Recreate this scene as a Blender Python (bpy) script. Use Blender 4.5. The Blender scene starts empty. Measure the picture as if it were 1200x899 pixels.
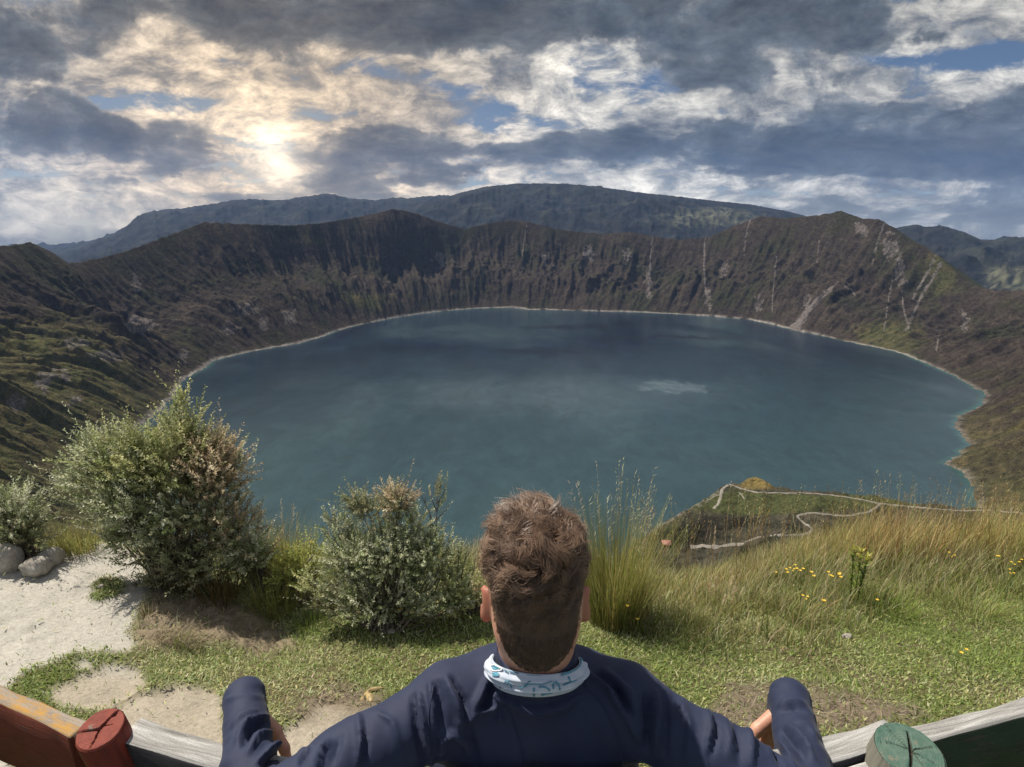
# Crater lake viewed from a wooden bench on the rim, a man seated with his arms over the backrest.
import bpy, math, random
import numpy as np
from mathutils import Vector, Matrix, Quaternion

random.seed(7)
RNG = np.random.default_rng(11)
scene = bpy.context.scene
COL = scene.collection
R = math.radians

# ------------------------------------------------------------------ camera geometry
F = 715.0 / 1200.0            # focal length over image width
PITCH = R(14.5)
CAM_Z = 1.68
CP, SP = math.cos(PITCH), math.sin(PITCH)


def ray(px, py):
    """direction of a photograph pixel (1200 x 899), scaled so that its depth along the view axis is 1"""
    rx = (np.asarray(px, float) - 600.0) / 715.0
    ry = (449.5 - np.asarray(py, float)) / 715.0
    return np.stack([rx, CP + ry * SP, -SP + ry * CP], -1)


def at(px, py, depth):
    d = ray(px, py)
    return np.array([0, 0, CAM_Z]) + d * np.asarray(depth)[..., None]


def project(P):
    P = np.asarray(P, float)
    x, y, z = P[..., 0], P[..., 1], P[..., 2] - CAM_Z
    dep = y * CP - z * SP
    up = y * SP + z * CP
    s = np.where(dep > 0.05, dep, 0.05)
    return 600 + 715 * x / s, 449.5 - 715 * up / s, dep


# ------------------------------------------------------------------ noise
_perm = np.random.default_rng(3).permutation(256)
_perm = np.concatenate([_perm, _perm, _perm])
_g3 = np.random.default_rng(4).normal(size=(256, 3))
_g3 /= np.linalg.norm(_g3, axis=1)[:, None]


def perlin(x, y, z=0.0):
    x, y, z = np.broadcast_arrays(np.asarray(x, float), np.asarray(y, float), np.asarray(z, float))
    xi, yi, zi = np.floor(x).astype(int), np.floor(y).astype(int), np.floor(z).astype(int)
    xf, yf, zf = x - xi, y - yi, z - zi
    xi &= 255; yi &= 255; zi &= 255
    fade = lambda t: t * t * t * (t * (t * 6 - 15) + 10)
    u, v, w = fade(xf), fade(yf), fade(zf)
    out = 0.0
    for dx in (0, 1):
        for dy in (0, 1):
            for dz in (0, 1):
                h = _perm[_perm[_perm[(xi + dx) & 255] + ((yi + dy) & 255)] + ((zi + dz) & 255)]
                g = _g3[h]
                dot = g[..., 0] * (xf - dx) + g[..., 1] * (yf - dy) + g[..., 2] * (zf - dz)
                out = out + dot * (u if dx else 1 - u) * (v if dy else 1 - v) * (w if dz else 1 - w)
    return out * 1.5


def fbm(x, y, z=0.0, o=5, gain=0.5, lac=2.03):
    a, s, t = 1.0, 0.0, 0.0
    f = 1.0
    for i in range(o):
        s = s + a * perlin(np.asarray(x) * f + 17.3 * i, np.asarray(y) * f - 9.1 * i, np.asarray(z) * f + 3.7 * i)
        t += a
        a *= gain
        f *= lac
    return s / t


def ridged(x, y, z=0.0, o=5, gain=0.5, lac=2.07):
    a, s, t = 1.0, 0.0, 0.0
    f = 1.0
    for i in range(o):
        n = 1 - np.abs(perlin(np.asarray(x) * f + 5.3 * i, np.asarray(y) * f + 8.1 * i, np.asarray(z) * f)) * 1.6
        s = s + a * n * n
        t += a
        a *= gain
        f *= lac
    return s / t


def sst(a, b, x):
    t = np.clip((np.asarray(x, float) - a) / (b - a), 0, 1)
    return t * t * (3 - 2 * t)


def lerp(a, b, t):
    return a + (b - a) * t


def seg_dist(px, py, pts):
    """distance of pixels to a polyline, and how far along it"""
    best = np.full(np.shape(px), 1e9)
    along = np.zeros(np.shape(px))
    n = len(pts) - 1
    for i in range(n):
        (ax, ay), (bx, by) = pts[i], pts[i + 1]
        dx, dy = bx - ax, by - ay
        t = np.clip(((px - ax) * dx + (py - ay) * dy) / (dx * dx + dy * dy + 1e-9), 0, 1)
        d = np.hypot(px - ax - t * dx, py - ay - t * dy)
        m = d < best
        best = np.where(m, d, best)
        along = np.where(m, (i + t) / n, along)
    return best, along


def poly_sdf(px, py, poly):
    """signed distance to a polygon, negative inside"""
    d, _ = seg_dist(px, py, list(poly) + [poly[0]])
    inside = np.zeros(np.shape(px), bool)
    n = len(poly)
    for i in range(n):
        (ax, ay), (bx, by) = poly[i], poly[(i + 1) % n]
        c = ((ay > py) != (by > py)) & (px < (bx - ax) * (py - ay) / ((by - ay) if by != ay else 1e-9) + ax)
        inside ^= c
    return np.where(inside, -d, d)


# ------------------------------------------------------------------ object helpers
def tag(o, label=None, cat=None, group=None, kind=None):
    if label: o['label'] = label
    if cat: o['category'] = cat
    if group: o['group'] = group
    if kind: o['kind'] = kind
    return o


def empty(name, loc=(0, 0, 0)):
    o = bpy.data.objects.new(name, None)
    o.location = loc
    o.empty_display_size = 0.1
    COL.objects.link(o)
    return o


def mesh_obj(name, V, faces, mat, parent=None, col=None, attrs=None, smooth=True, uv=None):
    """faces: list of (N,k) int arrays; col: per-vertex rgb"""
    V = np.ascontiguousarray(V, np.float32)
    if not isinstance(faces, (list, tuple)):
        faces = [faces]
    faces = [np.asarray(f, np.int32) for f in faces if len(f)]
    me = bpy.data.meshes.new(name)
    me.vertices.add(len(V))
    me.vertices.foreach_set('co', V.ravel())
    loops = np.concatenate([f.ravel() for f in faces])
    sizes = np.concatenate([np.full(len(f), f.shape[1], np.int32) for f in faces])
    starts = np.concatenate([[0], np.cumsum(sizes)[:-1]]).astype(np.int32)
    me.loops.add(len(loops))
    me.loops.foreach_set('vertex_index', loops)
    me.polygons.add(len(sizes))
    me.polygons.foreach_set('loop_start', starts)
    me.polygons.foreach_set('loop_total', sizes)
    if smooth:
        me.polygons.foreach_set('use_smooth', np.ones(len(sizes), bool))
    me.update(calc_edges=True)
    me.validate()
    if col is not None:
        a = me.color_attributes.new('Col', 'FLOAT_COLOR', 'POINT')
        c = np.ones((len(V), 4), np.float32)
        c[:, :3] = col
        a.data.foreach_set('color', c.ravel())
    for k, v in (attrs or {}).items():
        v = np.asarray(v, np.float32)
        if v.ndim == 1:
            a = me.attributes.new(k, 'FLOAT', 'POINT')
            a.data.foreach_set('value', v)
        else:
            a = me.attributes.new(k, 'FLOAT_VECTOR', 'POINT')
            a.data.foreach_set('vector', v.ravel())
    o = bpy.data.objects.new(name, me)
    if mat is not None:
        me.materials.append(mat)
    COL.objects.link(o)
    if parent is not None:
        o.parent = parent
    return o


def grid_faces(nr, nc, wrap=False):
    r = np.arange(nr - 1)[:, None]
    c = np.arange(nc if wrap else nc - 1)[None, :]
    c2 = (c + 1) % nc
    return np.stack([(r * nc + c), (r * nc + c2), ((r + 1) * nc + c2), ((r + 1) * nc + c)], -1).reshape(-1, 4)


class MB:
    """collects pieces into one mesh"""
    def __init__(s):
        s.V, s.Q, s.T, s.C, s.n = [], [], [], [], 0

    def add(s, V, Q=None, T=None, col=None):
        V = np.asarray(V, float).reshape(-1, 3)
        if Q is not None and len(Q): s.Q.append(np.asarray(Q, int) + s.n)
        if T is not None and len(T): s.T.append(np.asarray(T, int) + s.n)
        s.V.append(V)
        c = np.ones((len(V), 3)) * (np.asarray(col, float) if col is not None else 1.0)
        s.C.append(c)
        s.n += len(V)

    def tube(s, pts, rad, sides=6, col=None, cap=True):
        pts = np.asarray(pts, float)
        n = len(pts)
        rad = np.broadcast_to(np.asarray(rad, float), (n,))
        tan = np.gradient(pts, axis=0)
        tan /= np.linalg.norm(tan, axis=1)[:, None] + 1e-12
        up = np.array([0, 0, 1.0]) if abs(tan[0][2]) < 0.9 else np.array([1.0, 0, 0])
        rings = []
        for i in range(n):
            a = np.cross(tan[i], up); a /= np.linalg.norm(a) + 1e-12
            b = np.cross(tan[i], a)
            up = -np.cross(tan[i], a) if False else up
            t = np.arange(sides) * 2 * np.pi / sides
            rings.append(pts[i] + rad[i] * (np.cos(t)[:, None] * a + np.sin(t)[:, None] * b))
        V = np.concatenate(rings)
        Q = grid_faces(n, sides, wrap=True)
        T = []
        if cap:
            V = np.concatenate([V, [pts[0], pts[-1]]])
            a0, a1 = n * sides, n * sides + 1
            for k in range(sides):
                T.append((a0, (k + 1) % sides, k))
                T.append((a1, (n - 1) * sides + k, (n - 1) * sides + (k + 1) % sides))
        s.add(V, Q, T, col)

    def build(s, name, mat, parent=None, smooth=True, use_col=True):
        V = np.concatenate(s.V)
        F = []
        if s.Q: F.append(np.concatenate(s.Q))
        if s.T: F.append(np.concatenate(s.T))
        return mesh_obj(name, V, F, mat, parent, col=np.concatenate(s.C) if use_col else None, smooth=smooth)


# ------------------------------------------------------------------ materials
class NT:
    def __init__(s, name):
        s.m = bpy.data.materials.new(name)
        s.m.use_nodes = True
        s.t = s.m.node_tree
        s.t.nodes.clear()
        s.out = s.t.nodes.new('ShaderNodeOutputMaterial')

    def n(s, typ, **kw):
        nd = s.t.nodes.new(typ)
        for k, v in kw.items():
            if k in nd.inputs.keys():
                nd.inputs[k].default_value = v
            else:
                setattr(nd, k, v)
        return nd

    def l(s, a, b):
        s.t.links.new(a, b)

    def math(s, op, a, b=None, clamp=False):
        nd = s.t.nodes.new('ShaderNodeMath'); nd.operation = op; nd.use_clamp = clamp
        for i, v in enumerate((a, b)):
            if v is None: continue
            if hasattr(v, 'is_output'): s.l(v, nd.inputs[i])
            else: nd.inputs[i].default_value = v
        return nd.outputs[0]

    def mix(s, fac, a, b, blend='MIX'):
        nd = s.t.nodes.new('ShaderNodeMix'); nd.data_type = 'RGBA'; nd.blend_type = blend
        for i, v in ((0, fac), (6, a), (7, b)):
            if hasattr(v, 'is_output'): s.l(v, nd.inputs[i])
            elif i == 0: nd.inputs[0].default_value = v
            else: nd.inputs[i].default_value = (*v, 1) if len(v) == 3 else v
        return nd.outputs[2]

    def noise(s, vec, scale, detail=4, rough=0.55, dist=0.0, out=0):
        nd = s.n('ShaderNodeTexNoise'); nd.inputs['Scale'].default_value = scale
        nd.inputs['Detail'].default_value = detail; nd.inputs['Roughness'].default_value = rough
        nd.inputs['Distortion'].default_value = dist
        if vec is not None: s.l(vec, nd.inputs['Vector'])
        return nd.outputs[out]

    def ramp(s, fac, stops):
        nd = s.n('ShaderNodeValToRGB')
        cr = nd.color_ramp
        while len(cr.elements) < len(stops): cr.elements.new(0.5)
        for e, (p, c) in zip(cr.elements, stops):
            e.position = p
            e.color = (*c, 1) if isinstance(c, (tuple, list)) else (c, c, c, 1)
        s.l(fac, nd.inputs[0])
        return nd.outputs[0]

    def maprange(s, v, a, b, c=0.0, d=1.0):
        nd = s.n('ShaderNodeMapRange')
        s.l(v, nd.inputs[0])
        for i, q in enumerate((a, b, c, d)): nd.inputs[i + 1].default_value = q
        return nd.outputs[0]

    def bump(s, h, strength=0.3, dist=0.01, normal=None):
        nd = s.n('ShaderNodeBump'); nd.inputs['Strength'].default_value = strength; nd.inputs['Distance'].default_value = dist
        s.l(h, nd.inputs['Height'])
        if normal is not None: s.l(normal, nd.inputs['Normal'])
        return nd.outputs[0]

    def pbsdf(s, color, rough=0.8, normal=None, **kw):
        nd = s.n('ShaderNodeBsdfPrincipled')
        if hasattr(color, 'is_output'): s.l(color, nd.inputs['Base Color'])
        else: nd.inputs['Base Color'].default_value = (*color, 1)
        if hasattr(rough, 'is_output'): s.l(rough, nd.inputs['Roughness'])
        else: nd.inputs['Roughness'].default_value = rough
        if normal is not None: s.l(normal, nd.inputs['Normal'])
        for k, v in kw.items():
            k = k.replace('_', ' ')
            nd.inputs[k].default_value = v
        s.l(nd.outputs[0], s.out.inputs[0])
        return nd

    def obj_co(s):
        return s.n('ShaderNodeTexCoord').outputs['Object']

    def attr(s, name, out='Color'):
        nd = s.n('ShaderNodeAttribute'); nd.attribute_name = name
        return nd.outputs[out]


def leaf_material(name, trans=0.35, rough=0.55, spec=0.3):
    """thin leaves and blades: colour from the mesh, part of the light passes through"""
    t = NT(name)
    c = t.attr('Col')
    p = t.pbsdf(c, rough)
    p.inputs['Specular IOR Level'].default_value = spec
    tr = t.n('ShaderNodeBsdfTranslucent')
    t.l(c, tr.inputs['Color'])
    mx = t.n('ShaderNodeMixShader'); mx.inputs[0].default_value = trans
    t.l(p.outputs[0], mx.inputs[1]); t.l(tr.outputs[0], mx.inputs[2])
    t.l(mx.outputs[0], t.out.inputs[0])
    return t.m

# ------------------------------------------------------------------ sky
SUN_AZ, SUN_EL = R(-57), R(56)          # azimuth from +Y towards +X
SUN_DIR = Vector((math.sin(SUN_AZ) * math.cos(SUN_EL), math.cos(SUN_AZ) * math.cos(SUN_EL), math.sin(SUN_EL)))


def uv_of(px, py):
    d = ray(px, py)
    return d[0] / d[1], d[2] / d[1]


def build_world():
    w = bpy.data.worlds.new('World')
    scene.world = w
    w.use_nodes = True
    t = NT.__new__(NT)
    t.t = w.node_tree
    t.t.nodes.clear()
    t.out = t.t.nodes.new('ShaderNodeOutputWorld')
    bg = t.n('ShaderNodeBackground'); bg.inputs['Strength'].default_value = 0.075
    t.l(bg.outputs[0], t.out.inputs[0])
    sky = t.n('ShaderNodeTexSky'); sky.sky_type = 'NISHITA'; sky.sun_disc = False
    sky.sun_elevation = SUN_EL; sky.sun_rotation = SUN_AZ
    sky.altitude = 3900
    d = t.n('ShaderNodeTexCoord').outputs['Generated']
    sep = t.n('ShaderNodeSeparateXYZ'); t.l(d, sep.inputs[0])
    X, Y, Z = sep.outputs
    zz = t.math('MAXIMUM', Z, 0.0)
    # the cloud deck: a curved layer overhead, seen in perspective
    inv = t.math('DIVIDE', 1.0, t.math('ADD', zz, 0.21))
    cx = t.math('MULTIPLY', X, inv); cy = t.math('MULTIPLY', Y, inv)
    deck = t.n('ShaderNodeCombineXYZ'); t.l(cx, deck.inputs[0]); t.l(cy, deck.inputs[1])
    deck = deck.outputs[0]
    # tangent-plane coordinates of the forward half of the sky, to place the larger cloud banks
    ys = t.math('MAXIMUM', Y, 0.05)
    uvn = t.n('ShaderNodeCombineXYZ')
    t.l(t.math('DIVIDE', X, ys), uvn.inputs[0]); t.l(t.math('DIVIDE', Z, ys), uvn.inputs[1])
    warp = t.n('ShaderNodeTexNoise'); warp.inputs['Scale'].default_value = 1.1; warp.inputs['Detail'].default_value = 5
    t.l(deck, warp.inputs['Vector'])
    wv = t.n('ShaderNodeVectorMath'); wv.operation = 'MULTIPLY_ADD'
    t.l(warp.outputs['Color'], wv.inputs[0]); wv.inputs[1].default_value = (0.10, 0.045, 0); wv.inputs[2].default_value = (-0.05, -0.0225, 0)
    wa = t.n('ShaderNodeVectorMath'); wa.operation = 'ADD'; t.l(uvn.outputs[0], wa.inputs[0]); t.l(wv.outputs[0], wa.inputs[1])
    uvw = wa.outputs[0]

    def blob(px, py, sx, sy):
        u, v = uv_of(px, py)
        a = t.n('ShaderNodeVectorMath'); a.operation = 'SUBTRACT'; t.l(uvw, a.inputs[0]); a.inputs[1].default_value = (u, v, 0)
        b = t.n('ShaderNodeVectorMath'); b.operation = 'MULTIPLY'; t.l(a.outputs[0], b.inputs[0]); b.inputs[1].default_value = (715 / sx, 715 / sy, 0)
        c = t.n('ShaderNodeVectorMath'); c.operation = 'DOT_PRODUCT'; t.l(b.outputs[0], c.inputs[0]); t.l(b.outputs[0], c.inputs[1])
        e = t.math('POWER', 2.718, t.math('MULTIPLY', c.outputs['Value'], -1.0))
        return e

    def total(lst):
        acc = None
        for (px, py, sx, sy, w_) in lst:
            e = t.math('MULTIPLY', blob(px, py, sx, sy), w_)
            acc = e if acc is None else t.math('ADD', acc, e)
        return acc

    # --- high bright sheet with blue gaps
    nA = t.noise(deck, 3.2, 9, 0.6, 0.25)
    gaps = total([(175, 122, 60, 12, .17), (690, 70, 60, 38, .08), (1180, 62, 50, 12, .26), (1060, 68, 50, 8, .16), (520, 100, 40, 14, .05),
                  (555, 210, 60, 25, .05), (40, 200, 60, 12, .06), (590, 145, 60, 30, .12)])
    covA = t.math('SUBTRACT', nA, gaps)
    uvs = t.n('ShaderNodeVectorMath'); uvs.operation = 'MULTIPLY'; t.l(uvw, uvs.inputs[0]); uvs.inputs[1].default_value = (1.0, 2.1, 1.0)
    uvs = uvs.outputs[0]
    tA = t.noise(uvs, 12.0, 12, 0.68, 0.35)
    aA = t.maprange(t.math('ADD', covA, t.math('MULTIPLY', t.math('SUBTRACT', tA, .5), .35)), 0.31, 0.43)
    briA = t.ramp(t.math('ADD', t.math('MULTIPLY', tA, .75), t.math('MULTIPLY', nA, .25)),
                  [(0.34, (.11, .13, .155)), (0.44, (.27, .28, .285)), (0.52, (.58, .56, .51)), (0.62, (1.05, 1.0, .89))])
    # --- lower dark banks
    nB = t.noise(deck, 2.0, 11, 0.58, 0.2)
    nB2 = t.noise(uvw, 7.0, 9, 0.6, 0.3)
    banks = total([(30, 45, 120, 40, .26), (150, 160, 210, 36, .20), (60, 140, 120, 30, .14), (430, 22, 240, 42, .34), (620, 40, 90, 50, .14),
                   (900, 20, 330, 45, .26), (760, 110, 150, 40, .15), (930, 178, 220, 26, .33), (1130, 175, 160, 30, .26), (700, 175, 110, 12, .2), (1060, 120, 130, 20, .10),
                   (440, 214, 75, 9, .32), (255, 228, 60, 6, .28), (1100, 245, 170, 26, .15), (520, 165, 100, 25, .12), (400, 180, 110, 20, .10),
                   (300, 165, 60, 45, -.22), (320, 200, 35, 18, -.25), (330, 120, 110, 30, -.10), (690, 75, 80, 42, -.28), (1160, 80, 110, 18, -.25), (110, 245, 150, 34, -.20),
                   (720, 222, 230, 16, -.22), (185, 65, 85, 40, -.34), (330, 95, 90, 30, -.22), (570, 95, 50, 35, -.26), (470, 110, 50, 16, -.14), (840, 118, 90, 10, -.16), (1000, 105, 110, 12, -.14), (60, 190, 90, 10, -.22), (880, 60, 60, 14, -.10), (640, 145, 90, 18, -.14), (180, 120, 60, 14, -.3), (940, 140, 70, 10, -.06), (1000, 215, 70, 10, -.15)])
    dens = t.math('ADD', t.math('ADD', t.math('MULTIPLY', t.math('SUBTRACT', nB, .19), .98), t.math('MULTIPLY', t.math('SUBTRACT', nB2, .30), .98)), t.math('MULTIPLY', banks, .95))
    aB = t.maprange(dens, 0.50, 0.60)
    colB = t.ramp(dens, [(0.50, (.38, .38, .37)), (0.56, (.20, .212, .22)), (0.66, (.095, .112, .128)), (0.86, (.047, .055, .064))])
    tex = t.noise(uvs, 13.0, 11, 0.70, 0.35)
    colB = t.mix(1.0, colB, t.ramp(tex, [(0.30, .42), (0.48, .92), (0.60, 1.35), (0.74, 2.5)]), 'MULTIPLY')
    tex2 = t.noise(uvs, 4.2, 8, 0.6, 0.3)
    colB = t.mix(1.0, colB, t.ramp(tex2, [(0.3, .70), (0.7, 1.40)]), 'MULTIPLY')
    # --- glow of the sun behind the veil
    gd = Vector(ray(322, 192)).normalized()
    dp = t.n('ShaderNodeVectorMath'); dp.operation = 'DOT_PRODUCT'; t.l(d, dp.inputs[0]); dp.inputs[1].default_value = gd
    cosg = t.math('MAXIMUM', dp.outputs['Value'], 0.0)
    g1 = t.math('POWER', cosg, 22.0)
    g2 = t.math('POWER', cosg, 260.0)
    g3 = t.math('POWER', cosg, 1300.0)
    blue = t.n('ShaderNodeVectorMath'); blue.operation = 'SCALE'; t.l(sky.outputs[0], blue.inputs[0]); blue.inputs[3].default_value = .62
    scl = lambda c, k: t.mix(1.0, c, (k, k, k), 'MULTIPLY')
    whites = total([(690, 80, 90, 55, .9), (620, 150, 70, 25, .8), (720, 225, 240, 22, 1.0), (100, 230, 140, 50, .7), (290, 150, 80, 40, .9), (250, 110, 160, 50, .35), (1165, 75, 100, 22, .7), (540, 210, 80, 20, .6), (870, 165, 40, 25, .4), (60, 180, 60, 12, .4)])
    gain = t.math('ADD', t.math('MULTIPLY', whites, .62), .76)
    sc2 = t.n('ShaderNodeVectorMath'); sc2.operation = 'SCALE'; t.l(scl(briA, 10.0), sc2.inputs[0]); t.l(gain, sc2.inputs[3])
    c = t.mix(aA, blue.outputs[0], sc2.outputs[0])
    c = t.mix(t.math('MULTIPLY', aB, .93), c, scl(colB, 10.0))
    warm = t.mix(1.0, t.mix(1.0, (1.0, .80, .52), (1, 1, 1), 'MULTIPLY'), (1, 1, 1), 'MULTIPLY')
    def addc(c, fac, colr):
        v = t.mix(1.0, (*colr,), (1, 1, 1), 'MULTIPLY')
        m = t.n('ShaderNodeVectorMath'); m.operation = 'SCALE'; t.l(v, m.inputs[0]); t.l(fac, m.inputs[3])
        a = t.n('ShaderNodeVectorMath'); a.operation = 'ADD'; t.l(c, a.inputs[0]); t.l(m.outputs[0], a.inputs[1])
        return a.outputs[0]
    # thin cloud passes the glow, thick cloud holds it back
    thin = t.maprange(dens, 0.75, 0.45, 0.35, 1.0)
    c = t.mix(t.math('MULTIPLY', g1, 0.9), c, t.mix(1.0, c, (1.40, 1.08, .74), 'MULTIPLY'))
    c = addc(c, t.math('MULTIPLY', g1, thin), (.75, .52, .27))
    c = addc(c, t.math('MULTIPLY', g2, thin), (2.1, 1.7, 1.1))
    c = addc(c, t.math('MULTIPLY', g3, t.maprange(tA, .35, .6, .55, 1.1)), (5.2, 4.8, 4.0))
    # low horizon: pale cream haze band
    lowb = t.maprange(Z, 0.0, 0.05, 1.0, 0.0)
    c = t.mix(t.math('MULTIPLY', lowb, .35), c, (4.6, 4.7, 4.5))
    cream = total([(60, 235, 170, 45, .5), (700, 235, 220, 20, .35)])
    c = t.mix(t.math('MULTIPLY', cream, tA), c, (9.5, 8.8, 7.2))
    # overhead and behind the viewer: unseen broken cloud, brightened as soft fill light
    up = t.maprange(Z, 0.38, 0.75)
    back = t.maprange(Y, -0.05, -0.5)
    fac = t.math('MAXIMUM', up, back)
    c = t.mix(fac, c, t.mix(t.maprange(nA, .4, .6), scl(sky.outputs[0], 1.2), (7.0, 7.0, 6.9)))
    # below the horizon
    c = t.mix(t.maprange(Z, 0.0, -0.05), c, (1.2, 1.2, 1.2))
    t.l(c, bg.inputs['Color'])


# ------------------------------------------------------------------ crater
LAKE_Z = -350.0 + CAM_Z
CC = np.array([0.0, 1480.0])

SHORE_PX = [(165, 500), (190, 480), (205, 465), (215, 446), (240, 431), (250, 423), (300, 411), (350, 403), (380, 394), (420, 381), (440, 377), (500, 367),
            (560, 361.5), (600, 360.5), (620, 363), (700, 365), (800, 368.5), (880, 375), (930, 387), (1000, 402), (1050, 412), (1090, 428), (1130, 447),
            (1155, 460), (1150, 475), (1125, 487), (1117, 496), (1128, 510), (1136, 520), (1122, 536), (1105, 544), (1125, 551), (1138, 565), (1142, 594)]
SKY_PX = [(-400, 270), (-60, 288), (0, 288), (15, 287), (35, 284), (50, 290), (66, 299), (80, 309), (95, 307), (112, 303), (130, 300), (160, 290), (200, 275), (240, 260), (270, 262),
          (300, 263), (340, 264), (370, 262), (400, 258), (440, 250), (460, 245), (475, 247), (490, 251), (520, 262), (545, 268), (570, 262), (595, 258), (620, 260), (650, 268), (680, 272),
          (705, 274), (740, 272), (770, 278), (800, 281), (830, 278), (860, 265), (890, 254), (920, 256), (960, 252), (985, 247), (1010, 256), (1030, 257), (1040, 262), (1060, 275), (1080, 287),
          (1100, 300), (1120, 320), (1140, 334), (1165, 340), (1200, 341), (1400, 335), (1700, 300)]


def on_plane(px, py, z):
    d = ray(px, py)
    t = (z - CAM_Z) / d[..., 2]
    return d[..., 0] * t, d[..., 1] * t


def build_crater():
    sx, sy = on_plane(np.array([p[0] for p in SHORE_PX], float), np.array([p[1] for p in SHORE_PX], float), LAKE_Z)
    hid = np.array([(-590, 830), (-480, 690), (-370, 590), (-200, 500), (0, 452), (220, 462), (400, 500), (520, 590)], float)
    sx = np.concatenate([sx, hid[:, 0]]); sy = np.concatenate([sy, hid[:, 1]])
    ph = np.arctan2(sy - CC[1], sx - CC[0]); rr = np.hypot(sx - CC[0], sy - CC[1])
    o = np.argsort(ph); ph, rr = ph[o], rr[o]
    ph = np.concatenate([ph - 2 * np.pi, ph, ph + 2 * np.pi]); rr = np.concatenate([rr, rr, rr])
    NC = 1700
    P = np.linspace(-np.pi, np.pi, NC, endpoint=False)
    rs = np.interp(P, ph, rr)
    k = np.array([1, 2, 3, 2, 1.]); k /= k.sum()
    ext = np.concatenate([rs[-2:], rs, rs[:2]])
    rs = np.convolve(ext, k, 'valid')
    cxn, syn = np.cos(P), np.sin(P)
    rs_n = rs + 15 * fbm(cxn * 34, syn * 34, 1.0, 5, .6)
    # smooth copy for the rim
    rsm = rs.copy()
    for _ in range(60):
        e = np.concatenate([rsm[-8:], rsm, rsm[:8]])
        rsm = np.convolve(e, np.ones(17) / 17, 'valid')
    W = 430 + 45 * fbm(cxn * 2.5, syn * 2.5, 4.0, 3) + (rsm - rs)
    rim = rs + W
    near = np.exp(-((np.angle(np.exp(1j * (P + np.pi / 2)))) / 0.35) ** 2)
    rim = lerp(rim, 1466.0 + 0 * rim, near)
    rx, ry = CC[0] + rim * cxn, CC[1] + rim * syn
    # rim height from the skyline
    tx, ty = np.array(SKY_PX, float).T
    dz = np.zeros(NC)
    vis = ry > 250
    for _ in range(5):
        dep = np.maximum(ry * CP - dz * SP, 30)
        px = 600 + 715 * rx / dep
        py = np.interp(px, tx, ty)
        up = (449.5 - py) / 715
        dz = np.where(vis, ry * (up * CP - SP) / (CP + up * SP), -16)
    dist = np.hypot(rx, ry)
    dz = lerp(-16.0 + 0 * dz, dz, sst(150, 800, dist) * sst(150, 500, ry))
    zr = dz + CAM_Z
    zr = zr + 7.0 * fbm(cxn * 60, syn * 60, 2.0, 4, 0.6) * sst(200, 900, dist)
    # rows: under water, inner wall, outer slopes to the horizon
    vin = np.concatenate([np.linspace(-0.12, -0.02, 5), np.linspace(0, 1, 170)])
    rows_V, rows_a = [], []
    outer = np.concatenate([np.linspace(0.02, 1, 26) ** 1.4 * 1500, 1500 + np.linspace(0.03, 1, 14) ** 2.2 * 9500])
    V = np.zeros((len(vin) + len(outer), NC, 3))
    vv = np.zeros((len(vin) + len(outer), NC))
    for i, v in enumerate(vin):
        r_ = rs_n + (rim - rs_n) * v if v > 0 else rs_n + 430 * v
        if v <= 0:
            z = LAKE_Z + v * 400 + 0 * rs
        else:
            g = 0.82 * v + 0.18 * v * v + 0.10 * np.sin(v * np.pi * 2 + 2.5 * fbm(cxn * 5, syn * 5, 0, 2)) * np.sin(np.pi * v)
            z = LAKE_Z + (zr - LAKE_Z) * g
        V[i, :, 0] = CC[0] + r_ * cxn; V[i, :, 1] = CC[1] + r_ * syn; V[i, :, 2] = z
        vv[i] = v
    nI = len(vin)
    # gullies run down the fall line
    S = P * 1100.0
    vq = np.clip(vin, 0, 1)[:, None]
    cs = np.stack([cxn, syn])
    wx = 0.5 * fbm(cs[0][None] * 9, cs[1][None] * 9, vq * 2.2, 3)
    a, b = cs[0][None] * (1 + 0.05 * wx), cs[1][None] * (1 + 0.05 * wx)
    big = ridged(a * 7 + 0.3 * wx, b * 7 + 0.3 * wx, vq * 0.55, 3)
    mid = ridged(a * 22 + .5 * wx, b * 22 + .5 * wx, vq * 1.4, 4)
    fine = fbm(a * 95, b * 95, vq * 7, 4, 0.6)
    env = np.sin(np.pi * np.clip(vq, 0, 1)) ** 0.75
    crag = ridged(V[:nI, :, 0] / 60, V[:nI, :, 1] / 60, V[:nI, :, 2] / 45, 4, .6)
    gul = ridged(a * 58 + .4 * wx, b * 58 + .4 * wx, vq * 2.6, 4, .55)
    lfl = lerp(.45, 1.0, sst(-620, -350, V[:nI, :, 0] - .25 * V[:nI, :, 1] + 300))
    disp = env * (46 * (big - .55) + 30 * (mid - .55) + 15 * (gul - .55) + 13 * (crag - .55) * lfl) + (0.25 + env) * 11 * fine * sst(0, .06, vq) * sst(1.0, .96, vq)
    nearf = sst(250, 900, np.hypot(V[:nI, :, 0], V[:nI, :, 1]))
    disp = disp * lerp(0.15, 1, nearf)
    V[:nI, :, 2] += disp * 0.8
    V[:nI, :, 0] -= disp * cxn * 0.5 * env; V[:nI, :, 1] -= disp * syn * 0.5 * env
    V[5:nI, :, 2] = np.maximum(V[5:nI, :, 2], LAKE_Z + 0.5 + 26 * vin[5:, None])
    for j, dd in enumerate(outer):
        r_ = rim + dd
        f = sst(0, 1500, dd)
        z = lerp(zr, -420 + 0 * zr, sst(-500, 1000, dd) * 1.35 - .35) if dd < 1000 else -420 + 0 * zr
        rough = (60 * f) * fbm(cxn * r_ / 700, syn * r_ / 700, 3.0, 5, .55)
        X, Yy = CC[0] + r_ * cxn, CC[1] + r_ * syn
        cut = sst(260, 60, np.hypot(X, Yy))          # stay below the meadow on the rim
        V[nI + j, :, 0] = X; V[nI + j, :, 1] = Yy; V[nI + j, :, 2] = lerp(z + rough, -22.0, cut)
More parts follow.
